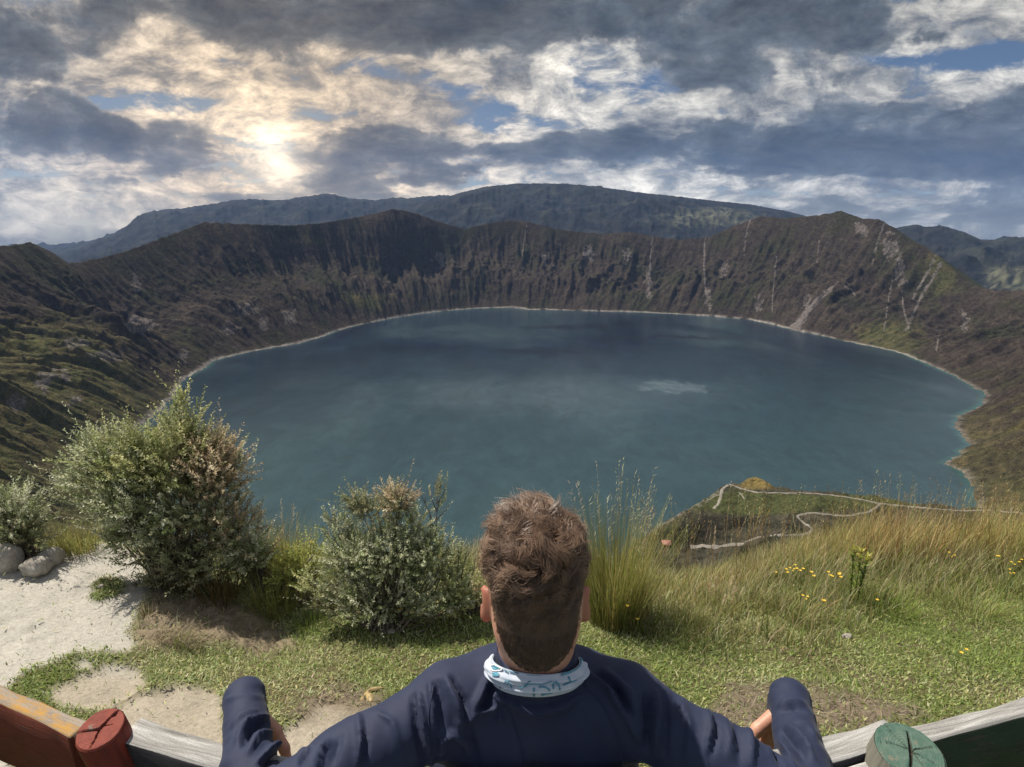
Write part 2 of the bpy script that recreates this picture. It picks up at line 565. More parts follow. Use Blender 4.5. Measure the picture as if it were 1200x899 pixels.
        vv[nI + j] = 1 + dd / 2000
    # ---- colours: rock and scrub, grass, bare scars, shore band
    Vx = V.reshape(-1, 3)
    px, py, dep = project(Vx)
    px = px.reshape(vv.shape); py = py.reshape(vv.shape); dep = dep.reshape(vv.shape)
    front = (dep > 200) & (vv <= 1.0)
    A, B = np.broadcast_to(cxn, vv.shape), np.broadcast_to(syn, vv.shape)
    q = np.clip(vv, 0, 1.2)
    X, Yy, Z = V[..., 0], V[..., 1], V[..., 2]
    n1 = fbm(X / 160, Yy / 160, Z / 160, 5, .6)
    n2 = fbm(X / 38, Yy / 38, Z / 38, 4, .6)
    rock = np.array([.033, .025, .018]); rock2 = np.array([.054, .041, .029]); scrub = np.array([.027, .028, .012])
    grass = np.array([.058, .060, .021]); gold = np.array([.084, .068, .030])
    c = rock + (rock2 - rock) * sst(-.2, .4, n2)[..., None]
    c = c + (scrub - c) * sst(-.1, .35, n1 + .4 * n2)[..., None] * .8
    # grass: more on the left and right flanks, and on gentler ground
    gz = np.gradient(Z, axis=0) / (np.hypot(np.gradient(X, axis=0), np.gradient(Yy, axis=0)) + 1e-6)
    flank = np.maximum(sst(330, 20, px) * sst(315, 420, py), sst(1060, 1150, px) * sst(400, 540, py) * .62)
    flank = np.where(dep > 100, flank, .8)
    flank = np.maximum(flank, .55 * np.exp(-((px - 350) / 70) ** 2 - ((py - 283) / 14) ** 2))
    flank = np.maximum(flank, .9 * np.exp(-((px - 1105) / 28) ** 2 - ((py - 315) / 30) ** 2))
    flank = np.maximum(flank, .75 * np.exp(-((px - 1040) / 60) ** 2 - ((py - 395) / 25) ** 2))
    flank = np.maximum(flank, .7 * np.exp(-((px - 430) / 60) ** 2 - ((py - 352) / 14) ** 2))
    ga = np.clip(flank * 1.15 + .5 * n1 + .35 * n2 - .28 - .25 * sst(1.0, 1.8, gz), 0, 1)
    ga = sst(0.05, .6, ga)
    gcol = grass + (gold - grass) * sst(-.3, .4, n2)[..., None]
    c = c + (gcol - c) * ga[..., None] * .9
    # thin pale rock streaks along the fall line
    st = ridged(A * 60 + .6 * n2 * .2, B * 60, q * 2.0, 4, .6)
    patch = fbm(A * 9, B * 9, q * 3.5, 3)
    s = sst(.72, .93, st) * sst(-.05, .32, patch + .3 * n2) * sst(1.02, .9, vv) * .75
    # outcrops and slides that can be told apart
    outs = [(165, 380, 24, 15), (90, 402, 22, 9), (120, 418, 26, 10), (70, 440, 22, 12), (160, 332, 7, 14), (50, 450, 12, 18), (340, 372, 12, 14), (310, 380, 8, 10), (290, 362, 20, 10), (215, 418, 8, 14),
            (270, 385, 14, 8), (20, 470, 14, 16), (85, 470, 14, 8), (690, 297, 8, 12), (640, 300, 8, 14), (1045, 290, 14, 22), (1055, 318, 8, 20), (890, 355, 7, 14), (848, 315, 8, 14), (760, 330, 5, 30),
            (1130, 375, 6, 14), (515, 305, 8, 12), (735, 300, 5, 10), (1010, 270, 10, 10), (945, 352, 5, 10), (830, 352, 5, 16)]
    o_ = np.zeros(vv.shape)
    jx, jy = 7 * fbm(X / 25, Yy / 25, Z / 25, 3), 7 * fbm(X / 25 + 40, Yy / 25, Z / 25, 3)
    for (ox, oy, ax, ay) in outs:
        o_ = np.maximum(o_, np.exp(-((px + jx - ox) / ax) ** 2 - ((py + jy - oy) / ay) ** 2))
    s = np.maximum(s, sst(.35, .62, o_ * (1 + .9 * n2 + .5 * (st - .6))) * .85 * front * (.55 + .6 * st))
    slides = [([(982, 330), (962, 348), (945, 366), (932, 385)], 1.6, 6.5), ([(975, 340), (955, 355), (940, 372), (926, 384)], .8, 2.2), ([(1096, 300), (1088, 318), (1078, 335), (1070, 350)], 2.0, 1.6), ([(1103, 308), (1092, 328), (1078, 350), (1062, 388)], 2.4, 2.2),
              ([(1057, 340), (1058, 358), (1063, 378)], 1.3, 1.5), ([(826, 280), (825, 310), (827, 345)], 1.2, 1.4), ([(990, 336), (998, 340), (1002, 346)], 1.6, 1.2), ([(1048, 320), (1041, 350), (1036, 388)], 1.4, 1.0),
              ([(880, 255), (874, 275), (872, 300)], 1.0, .8), ([(765, 275), (762, 300), (762, 335)], .9, 1.4), ([(617, 262), (614, 285), (612, 300)], .8, 1.0), ([(960, 282), (957, 310)], .8, .8), ([(1100, 392), (1097, 412)], 1.1, 1.0),
              ([(1036, 262), (1028, 285), (1022, 310)], 1.4, .8), ([(910, 300), (906, 340), (905, 365)], .8, 1.0)]
    for pts, w0, w1 in slides:
        dd, al = seg_dist(px + .12 * jx, py + .12 * jy, pts)
        wd = w0 + (w1 - w0) * al
        s = np.maximum(s, sst(1.15, .55, dd / (wd + .6 * n2)) * (.95 - .2 * (n2 > .2)) * front)
    band = sst(.022, .004, vv + .020 * n2 + .012 * n1 - .004) * sst(-.45, .1, n1 + n2) * sst(-.03, 0, vv)
    c = c + (np.array([.24, .215, .19]) - c) * (band * lerp(.8, .35, sst(1060, 1120, px)))[..., None]
    c = np.where((vv > 1.01)[..., None], (scrub * 1.4 + (grass - scrub * 1.4) * sst(-.2, .4, n1)[..., None]), c)
    nr, nc = vv.shape
    t = NT('crater_wall_material')
    co = t.obj_co()
    base = t.attr('Col')
    nz = t.noise(co, 0.11, 6, .65)
    nz2 = t.noise(co, 0.45, 4, .6)
    cc = t.mix(1.0, base, t.ramp(nz, [(.3, .45), (.7, 1.6)]), 'MULTIPLY')
    cc = t.mix(1.0, cc, t.ramp(nz2, [(.35, .65), (.65, 1.35)]), 'MULTIPLY')
    # bare rock breaks through in ragged pieces
    mpr = t.n('ShaderNodeMapping'); t.l(co, mpr.inputs[0]); mpr.inputs['Scale'].default_value = (1, 1, .45)
    rag = t.noise(mpr.outputs[0], .085, 6, .7, .4)
    sc_ = t.attr('scar', 'Fac')
    m_ = t.maprange(t.math('ADD', sc_, t.math('MULTIPLY', t.math('SUBTRACT', rag, .5), 2.6)), .40, .86)
    m_ = t.math('MULTIPLY', t.math('MULTIPLY', m_, t.maprange(sc_, .02, .2)), .85)
    mps = t.n('ShaderNodeMapping'); t.l(co, mps.inputs[0]); mps.inputs['Scale'].default_value = (1, 1, .22)
    crk = t.noise(mps.outputs[0], .22, 5, .7, .3)
    rockc = t.ramp(t.math('ADD', t.math('MULTIPLY', nz2, .4), t.math('MULTIPLY', crk, .6)), [(.36, (.040, .032, .028)), (.50, (.135, .115, .103)), (.64, (.27, .24, .22))])
    cc = t.mix(m_, cc, rockc)
    bm = t.bump(t.math('ADD', nz, t.math('MULTIPLY', nz2, .4)), .9, 5.0)
    t.pbsdf(cc, 0.95, bm, Specular_IOR_Level=.08)
    o = mesh_obj('crater_terrain', V.reshape(-1, 3), grid_faces(nr, nc, wrap=True), t.m, col=c.reshape(-1, 3), attrs={'scar': np.clip(s, 0, 1).ravel()})
    tag(o, kind='structure')
    # ---- lake
    NW = 700
    Pw = np.linspace(-np.pi, np.pi, NW, endpoint=False)
    rw = np.interp(Pw, P, rs_n, period=2 * np.pi)
    fr = np.concatenate([[0.0], np.linspace(.15, .9, 10), np.linspace(.92, 1.0, 12), [1.012]])
    L = np.zeros((len(fr), NW, 3))
    L[..., 0] = CC[0] + fr[:, None] * rw * np.cos(Pw); L[..., 1] = CC[1] + fr[:, None] * rw * np.sin(Pw); L[..., 2] = LAKE_Z
    shore = (1 - fr)[:, None] * rw
    t = NT('lake_water')
    co = t.obj_co()
    sh = t.attr('shore', 'Fac')
    mp = t.n('ShaderNodeMapping'); t.l(co, mp.inputs[0]); mp.inputs['Scale'].default_value = (1, .55, 1)
    wind = t.noise(mp.outputs[0], 0.0042, 6, .55, .6)
    swirl = t.noise(mp.outputs[0], 0.0016, 5, .55, .9)
    deep = t.ramp(swirl, [(.34, (.003, .007, .017)), (.5, (.011, .022, .034)), (.64, (.030, .049, .056))])
    # shallow margin and suspended minerals towards the near side
    sx_ = t.n('ShaderNodeSeparateXYZ'); t.l(co, sx_.inputs[0])
    nearm = t.maprange(t.math('ADD', sx_.outputs[1], t.math('MULTIPLY', t.math('SUBTRACT', swirl, .5), 900)), 1750, 700)
    # dark ripple patches and a pale sky glint, painted into the water colour
    def tone_patch(px, py, rx, ry):
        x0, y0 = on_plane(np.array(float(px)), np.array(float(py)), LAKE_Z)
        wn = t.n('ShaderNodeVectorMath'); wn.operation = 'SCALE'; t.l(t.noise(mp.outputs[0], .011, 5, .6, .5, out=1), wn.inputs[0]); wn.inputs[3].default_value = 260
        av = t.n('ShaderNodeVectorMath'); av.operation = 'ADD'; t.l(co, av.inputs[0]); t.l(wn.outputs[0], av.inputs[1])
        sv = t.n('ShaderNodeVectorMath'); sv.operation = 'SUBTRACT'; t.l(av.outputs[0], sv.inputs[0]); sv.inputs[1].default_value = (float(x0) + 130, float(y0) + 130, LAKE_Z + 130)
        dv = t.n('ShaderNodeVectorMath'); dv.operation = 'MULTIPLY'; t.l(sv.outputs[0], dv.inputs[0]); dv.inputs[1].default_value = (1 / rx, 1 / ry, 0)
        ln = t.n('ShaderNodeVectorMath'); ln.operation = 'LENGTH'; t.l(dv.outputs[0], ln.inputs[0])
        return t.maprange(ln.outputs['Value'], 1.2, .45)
    dark = t.math('MAXIMUM', t.math('MAXIMUM', tone_patch(640, 411, 190, 75), tone_patch(690, 383, 260, 60)), tone_patch(775, 396, 260, 40))
    dark = t.math('MAXIMUM', dark, t.math('MULTIPLY', tone_patch(470, 410, 200, 60), .5))
    dark = t.math('MAXIMUM', dark, t.math('MULTIPLY', tone_patch(280, 455, 330, 430), .55))
    light = t.math('MAXIMUM', t.math('MULTIPLY', tone_patch(790, 452, 80, 50), .85), t.math('MULTIPLY', tone_patch(640, 460, 420, 170), .30))
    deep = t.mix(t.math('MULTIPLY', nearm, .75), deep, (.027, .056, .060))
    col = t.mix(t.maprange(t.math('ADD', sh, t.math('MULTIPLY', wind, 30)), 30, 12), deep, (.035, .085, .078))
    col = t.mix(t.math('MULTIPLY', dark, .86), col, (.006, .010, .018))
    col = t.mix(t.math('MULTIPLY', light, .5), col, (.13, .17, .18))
    rp = t.noise(mp.outputs[0], .03, 8, .70, .4)
    col = t.mix(1.0, col, t.ramp(rp, [(.3, .80), (.7, 1.22)]), 'MULTIPLY')
    ro = t.ramp(wind, [(.36, .26), (.44, .20), (.62, .24)])
    mpb = t.n('ShaderNodeMapping'); t.l(co, mpb.inputs[0]); mpb.inputs['Scale'].default_value = (1, 1.6, 1)
    rip = t.noise(mpb.outputs[0], .35, 5, .6)
    chop = t.ramp(wind, [(.38, .9), (.46, .35), (.6, .55)])
    bmp = t.n('ShaderNodeBump'); bmp.inputs['Distance'].default_value = 1.0
    t.l(rip, bmp.inputs['Height']); t.l(t.math('MULTIPLY', chop, .55), bmp.inputs['Strength'])
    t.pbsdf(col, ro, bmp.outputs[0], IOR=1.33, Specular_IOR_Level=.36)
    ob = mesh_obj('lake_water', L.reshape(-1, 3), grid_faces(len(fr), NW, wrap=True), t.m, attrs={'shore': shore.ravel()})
    tag(ob, kind='structure')


# ------------------------------------------------------------------ far hills
def build_hills():
    t = NT('far_hill_material')
    co = t.obj_co()
    base = t.attr('Col')
    nz = t.noise(co, 0.012, 7, .65)
    cc = t.mix(1.0, base, t.ramp(nz, [(.32, .6), (.68, 1.45)]), 'MULTIPLY')
    t.pbsdf(cc, 0.95, t.bump(nz, .8, 30.0), Specular_IOR_Level=.1)
    ranges = [
        ('far_blue_range', 9000, [(-60, 312), (40, 302), (60, 299), (90, 291), (130, 275), (150, 264), (160, 253), (180, 247), (215, 244), (250, 239), (275, 235), (300, 234), (330, 235), (350, 232), (370, 229),
                                   (385, 227), (410, 233), (440, 236), (460, 232), (480, 233), (520, 228), (580, 240), (680, 262), (760, 290)], 0),
        ('far_round_hill', 6800, [(360, 285), (420, 265), (455, 251), (475, 244), (495, 238), (520, 232), (540, 226), (570, 219), (610, 216), (660, 216), (700, 219), (740, 225), (780, 229), (830, 235), (880, 240), (920, 247),
                                  (960, 257), (1000, 268), (1060, 285), (1120, 300)], 1),
        ('far_east_hills', 5600, [(900, 300), (980, 285), (1020, 275), (1045, 268), (1060, 265), (1075, 263), (1085, 266), (1105, 264.5), (1130, 272), (1150, 281), (1165, 281), (1185, 279), (1215, 277), (1300, 270), (1500, 262), (1700, 275)], 2),
    ]
    for name, D, prof, sd in ranges:
        tx, ty = np.array(prof, float).T
        nc, nr = 620, 110
        pxs = np.linspace(tx[0], tx[-1], nc)
        az = np.arctan2((pxs - 600) / 715, CP + .25 * SP)
        up = (449.5 - np.interp(pxs, tx, ty)) / 715
        # height of the crest, solved for the true azimuth
        Yc, Xc = D * np.cos(az), D * np.sin(az)
        dz = np.zeros(nc)
        for _ in range(4):
            px = 600 + 715 * Xc / (Yc * CP - dz * SP)
            upq = (449.5 - np.interp(px, tx, ty)) / 715
            dz = Yc * (upq * CP - SP) / (CP + upq * SP)
        base_z = -330.0
        fr = np.concatenate([np.linspace(.58, 1.0, 75), np.linspace(1.01, 1.5, nr - 75)])
        V = np.zeros((nr, nc, 3))
        cr = np.zeros((nr, nc))
        for i, f in enumerate(fr):
            h = sst(.55, 1.0, f) ** .8 if f <= 1 else 1 - .85 * sst(1, 1.55, f)
            V[i, :, 0] = D * f * np.sin(az); V[i, :, 1] = D * f * np.cos(az)
            V[i, :, 2] = base_z + (dz + (26 * ridged(az * 70, sd + 0 * az, 1.0, 4, .6) - 14 if sd == 0 else 9 * fbm(az * 160, sd + 0 * az, 1.0, 4, .6)) + CAM_Z - base_z) * h
            cr[i] = abs(f - 1)
        X, Y = V[..., 0], V[..., 1]
        hills = ridged(X / 900 + sd, Y / 900, 0, 5, .55)
        V[..., 2] += (hills - .62) * 210 * sst(0.0, .16, cr) * sst(.58, .66, np.broadcast_to(fr[:, None], cr.shape))
        n1 = fbm(X / 420, Y / 420, sd, 5, .6)
        n2 = fbm(X / 120, Y / 120, sd, 4, .6)
        dark = np.array([.012, .015, .017]); lit = np.array([.034, .036, .026]); brown = np.array([.022, .021, .020])  # dark tone tinted bluish, carrying some distance haze in the colour
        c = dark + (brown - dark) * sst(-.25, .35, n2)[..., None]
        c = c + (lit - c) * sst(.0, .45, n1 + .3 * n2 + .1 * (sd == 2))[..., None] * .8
        px, py, dep = project(V.reshape(-1, 3))
        px = px.reshape(cr.shape); py = py.reshape(cr.shape)
        fields = np.exp(-((px - 830) / 60) ** 2 - ((py - 255) / 12) ** 2) + np.exp(-((px - 1190) / 40) ** 2 - ((py - 325) / 18) ** 2)
        fields = sst(.25, .6, fields + .5 * n2) * (sd > 0)
        c = c + (np.array([.085, .085, .055]) - c) * (fields * sst(-.3, .25, fbm(X / 45, Y / 45, 2, 3)))[..., None]
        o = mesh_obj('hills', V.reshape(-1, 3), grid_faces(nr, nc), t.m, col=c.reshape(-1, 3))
        tag(o, kind='structure')


# ------------------------------------------------------------------ spur below the meadow, with its trails
CREST = [(640, 700, 300), (700, 668, 310), (735, 645, 318), (763, 622, 325), (788, 606, 338), (818, 590, 360), (832, 581, 375), (845, 571, 385), (853, 567, 390), (868, 568, 395), (874, 562, 402), (884, 558.5, 408), (897, 563, 404),
         (908, 571, 400), (950, 576, 400), (985, 576.5, 405), (998, 579, 405), (1012, 580, 408), (1019, 579.5, 410), (1040, 584, 412), (1067, 590, 416), (1085, 591, 418), (1098, 589, 420), (1112, 592, 420), (1125, 596, 422), (1142, 595, 424), (1200, 596, 430), (1300, 588, 440), (1500, 575, 450)]


def spur_height(X, Y):
    az = np.arctan2(X, Y); d = np.hypot(X, Y)
    pts = np.array(CREST, float)
    P3x, P3y = ray(pts[:, 0], pts[:, 1])[:, 0], ray(pts[:, 0], pts[:, 1])[:, 1]
    rz = ray(pts[:, 0], pts[:, 1])[:, 2]
    caz = np.arctan2(P3x, P3y)
    hz = np.hypot(P3x, P3y)
    cz = rz / hz * pts[:, 2] + CAM_Z
    D = np.interp(az, caz, pts[:, 2]); zc = np.interp(az, caz, cz)
    mound = np.interp(az, caz, np.where((pts[:, 0] > 868) & (pts[:, 0] < 908), 1.0, 0.0))
    zplat = np.minimum(-163 - .06 * (d - 250), -150)
    k = sst(270, 1.0, d) * 0
    zn = np.interp(d, [0, 14, 60, 170, 235, 275], [-30, -34, -60, -138, -158, -165])
    f = np.clip((d - 275) / np.maximum(D - 275, 5), 0, 1)
    flat = -165 + (zc + 165) * f ** 1.2
    # the golden hump rises only near its own crest
    z = np.where(d < 275, zn, flat)
    z = np.where(d > D, zc - 1.0 * (d - D) - .2 * np.minimum(d - D, 20), z)
    env = sst(0, 16, np.abs(d - D))
    z = z + (7.0 * fbm(X / 45, Y / 45, 5, 4) + 11 * (ridged(X / 55, Y / 55, 1, 4) - .6) * sst(0, .5, 1 - f)) * env * sst(60, 160, d)
    z = z + 2.2 * np.maximum(fbm(X / 7, Y / 7, 2, 4, .6), -.1) * sst(60, 160, d)
    return z


def march(px, py, hf, t0, t1, n=1400):
    d = ray(px, py)
    ts = np.linspace(t0, t1, n)
    P = np.array([0, 0, CAM_Z])[None] + d[None] * ts[:, None]
    b = P[:, 2] - hf(P[:, 0], P[:, 1])
    i = np.argmax(b < 0)
    if b[i] >= 0: return None
    k = b[i - 1] / (b[i - 1] - b[i]) if i > 0 else 0
    return P[i - 1] + (P[i] - P[i - 1]) * k


def build_spur():
    nc, nr = 900, 420
    pa = np.linspace(640, 1500, nc)
    az = np.arctan2((pa - 600) / 715, .92)
    ds = np.concatenate([np.linspace(20, 200, 60), np.linspace(201, 470, 300), np.linspace(472, 760, 60)])
    X = ds[:, None] * np.sin(az); Y = ds[:, None] * np.cos(az)
    Z = spur_height(X, Y)
    V = np.stack([X, Y, Z], -1)
    px, py, dep = project(V)
    n1 = fbm(X / 40, Y / 40, 3, 5, .6); n2 = fbm(X / 9, Y / 9, 3, 4, .6)
    scrub = np.array([.036, .036, .024]); grn = np.array([.056, .062, .024]); gold = np.array([.150, .112, .040]); pale = np.array([.30, .27, .23])
    c = scrub + (np.array([.066, .056, .040]) - scrub) * sst(-.2, .3, n2)[..., None]
    g = np.exp(-((px - 885) / 60) ** 2 - ((py - 590) / 12) ** 2) + .9 * np.exp(-((px - 975) / 60) ** 2 - ((py - 590) / 10) ** 2) + .5 * np.exp(-((px - 790) / 26) ** 2 - ((py - 622) / 16) ** 2) + .6 * np.exp(-((px - 1060) / 60) ** 2 - ((py - 587) / 5) ** 2)
    c = c + (grn - c) * sst(.15, .6, g + .55 * n1 + .25 * n2)[..., None]
    hump = np.exp(-((px - 886) / 22) ** 4) * sst(576, 570, py)
    c = c + (gold - c) * hump[..., None]
    rocky = np.exp(-(seg_dist(px, py, [(755, 624), (775, 612), (800, 598), (825, 586), (845, 574)])[0] / 5.5) ** 2)
    n3 = fbm(X / 3.5, Y / 3.5, 6, 3, .6)
    c = c + (pale * .75 - c) * sst(.45, .75, rocky * (.7 + 2.0 * n2 + 2.6 * n3))[..., None] * .35
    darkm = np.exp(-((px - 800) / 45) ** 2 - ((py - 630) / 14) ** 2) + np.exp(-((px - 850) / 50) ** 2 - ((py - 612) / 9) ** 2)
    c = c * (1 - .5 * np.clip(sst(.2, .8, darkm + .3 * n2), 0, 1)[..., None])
    t = NT('spur_scrub')
    co = t.obj_co(); base = t.attr('Col')
    nz = t.noise(co, .55, 6, .65)
    cc = t.mix(1.0, base, t.ramp(nz, [(.3, .45), (.7, 1.6)]), 'MULTIPLY')
    t.pbsdf(cc, .95, t.bump(nz, 1.0, 1.6), Specular_IOR_Level=.1)
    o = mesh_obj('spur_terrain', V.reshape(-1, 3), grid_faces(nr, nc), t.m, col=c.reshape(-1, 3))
    tag(o, kind='structure')
    # trails
    t = NT('trail_dust')
    co = t.obj_co()
    nz = t.noise(co, .8, 5, .6)
    t.pbsdf(t.ramp(nz, [(.3, (.13, .115, .09)), (.7, (.25, .225, .19))]), .95, t.bump(nz, .5, .2))
    trails = [([(1260, 606), (1197, 601.5), (1154, 597.5), (1135, 599), (1108, 597.5), (1075, 594.5), (1052, 592.5), (1031, 590.5), (1012, 586), (998, 583.5), (962, 579), (948, 578), (916, 577.7), (888, 577.5), (878, 575.2), (868, 572.5), (858, 568.5), (853, 567.8)], 1.25),
              ([(853, 568.5), (846, 573.5), (845, 580), (842, 590), (835, 598)], 1.5), ([(846, 578), (836, 583), (826, 588)], .6), ([(866, 577), (870, 581), (873, 586)], .8),
              ([(1031, 590.5), (1027, 595), (1019, 599.6), (1004, 603), (987, 605), (967, 602.5), (950, 601), (940, 603), (934, 604.5), (938, 610), (947, 616), (952, 620), (950, 624), (940, 627), (920, 627.5), (904, 627)], 1.25),
              ([(904, 627), (885, 631), (870, 636.5)], .9), ([(872, 637), (855, 639), (840, 641), (824, 640), (806, 642)], 2.2)]
    for pts, w in trails:
        wp = []
        for a, b in zip(pts[:-1], pts[1:]):
            for k in range(6):
                f = k / 6
                p = march(a[0] + (b[0] - a[0]) * f, a[1] + (b[1] - a[1]) * f, spur_height, 120, 700)
                if p is not None: wp.append(p)
        wp = np.array(wp)
        if len(wp) < 4: continue
        # drop jumps across the crest, smooth
        keep = [wp[0]]
        for p in wp[1:]:
            if np.linalg.norm(p - keep[-1]) < 45: keep.append(p)
        wp = np.array(keep)
        for _ in range(2):
            wp[1:-1] = (wp[:-2] + 2 * wp[1:-1] + wp[2:]) / 4
        tn = np.gradient(wp[:, :2], axis=0); tn /= np.linalg.norm(tn, axis=1)[:, None] + 1e-9
        nrm = np.stack([-tn[:, 1], tn[:, 0]], -1)
        V = []
        ws = .55 * w * (1 + .5 * fbm(np.arange(len(wp)) * .35, 0, 3, 2))
        for s_ in (-1, -.5, 0, .5, 1):
            xy = wp[:, :2] + nrm * (ws * s_)[:, None]
            V.append(np.concatenate([xy, (spur_height(xy[:, 0], xy[:, 1]) + (.20 if abs(s_) < 1 else .02))[:, None]], 1))
        V = np.stack(V, 0)
        o = mesh_obj('path', V.reshape(-1, 3), grid_faces(5, len(wp)), t.m)
        tag(o, kind='structure')


# ------------------------------------------------------------------ meadow on the rim
def edge_y(x):
    return 4.15 + 0.12 * np.asarray(x) * 0 + .35 * perlin(np.asarray(x) * .6, 3.3) - .20 * sst(-1.2, -2.6, x) - .45 * np.exp(-((np.asarray(x) - 1.0) / .75) ** 2)


def ground_h(x, y):
    x = np.asarray(x, float); y = np.asarray(y, float)
    z = -0.22 * (np.logaddexp(0, (y - 1.25) * 4) / 4)
    e = y - edge_y(x)
    z = z - 0.62 * np.logaddexp(0, e * 3.0) / 3.0
    # sandy rise on the left and the bank under the bush
    z = z + .27 * np.exp(-((x + 2.9) / 1.15) ** 2 - ((y - 3.6) / 1.0) ** 2)
    z = z - .10 * np.exp(-((x + 1.25) / .35) ** 2 - ((y - 2.75) / .5) ** 2)
    # worn hollow in front of the bench
    z = z - .06 * np.exp(-((x + .35) / .8) ** 2 - ((y - 1.35) / .30) ** 2) - .05 * np.exp(-((x - .7) / .6) ** 2 - ((y - 1.45) / .22) ** 2)
    z = z + .045 * fbm(x * .8, y * .8, 1.0, 3) + .012 * fbm(x * 5, y * 5, 2.0, 3)
    z = z - .02 * np.maximum(np.abs(x) - 6, 0)
    return z


SAND = [[(-120, 640), (0, 634), (30, 640), (62, 652), (95, 645), (120, 634), (150, 640), (168, 655), (176, 690), (160, 715), (150, 740), (160, 752), (150, 763), (105, 765), (85, 762), (55, 775), (20, 790), (8, 806), (-10, 830), (-120, 860)],
        [(88, 772), (102, 770), (110, 776), (105, 784), (88, 783)],
        [(55, 812), (95, 790), (130, 778), (165, 782), (168, 800), (150, 815), (130, 825), (110, 830), (70, 826)],
        [(128, 828), (165, 808), (200, 800), (240, 806), (262, 815), (262, 905), (150, 905)],
        [(318, 860), (350, 840), (372, 822), (400, 826), (420, 832), (448, 822), (462, 835), (400, 880), (340, 905), (280, 905), (262, 880)],
        [(-10, 815), (12, 830), (16, 870), (8, 905), (-60, 905)]]
BANK = [(165, 655), (205, 690), (250, 690), (300, 712), (330, 735), (350, 760), (300, 770), (262, 752), (215, 760), (160, 760), (152, 735), (172, 705)]
DIRT = [[(330, 835), (352, 812), (390, 800), (420, 806), (445, 812), (470, 830), (420, 850), (370, 850)],
        [(835, 830), (850, 806), (880, 796), (905, 800), (940, 800), (985, 806), (1030, 815), (1070, 828), (1090, 838), (1050, 850), (960, 860), (880, 860), (840, 850)]]
DIRT2 = [(200, 715), (300, 700), (345, 735), (300, 745), (240, 735)]


def ground_masks(P):
    """sand, bank and dirt amounts at ground points (0..1)"""
    px, py, dep = project(P)
    x, y = P[..., 0], P[..., 1]
    j = 11 * fbm(x * 4, y * 4, 7.0, 5, .68)
    ok = dep > .3
    sand = np.zeros(px.shape)
    for poly in SAND:
        sand = np.maximum(sand, sst(7, -7, poly_sdf(px + j, py + .7 * j, poly)))
    bank = sst(12, -14, poly_sdf(px + 1.6 * j, py + j, BANK))
    dirt = np.zeros(px.shape)
    for poly in DIRT:
        dirt = np.maximum(dirt, sst(9, -12, poly_sdf(px + 1.8 * j, py + j, poly)))
    islands = np.maximum(np.exp(-((px + j - 128) / 24) ** 2 - ((py + j - 686) / 12) ** 2), np.exp(-((px + j - 112) / 12) ** 2 - ((py - 698) / 6) ** 2))
    sand = sand * (1 - sst(.35, .6, islands))
    return sand * ok, bank * ok * (1 - sand), dirt * ok


def spaced(lo, a, b, hi, step, n):
    m = np.arange(a, b + step * .5, step)
    l = a - (np.linspace(0, 1, n)[1:] ** 2.2) * (a - lo)
    h = b + (np.linspace(0, 1, n)[1:] ** 2.2) * (hi - b)
    return np.concatenate([l[::-1], m, h])


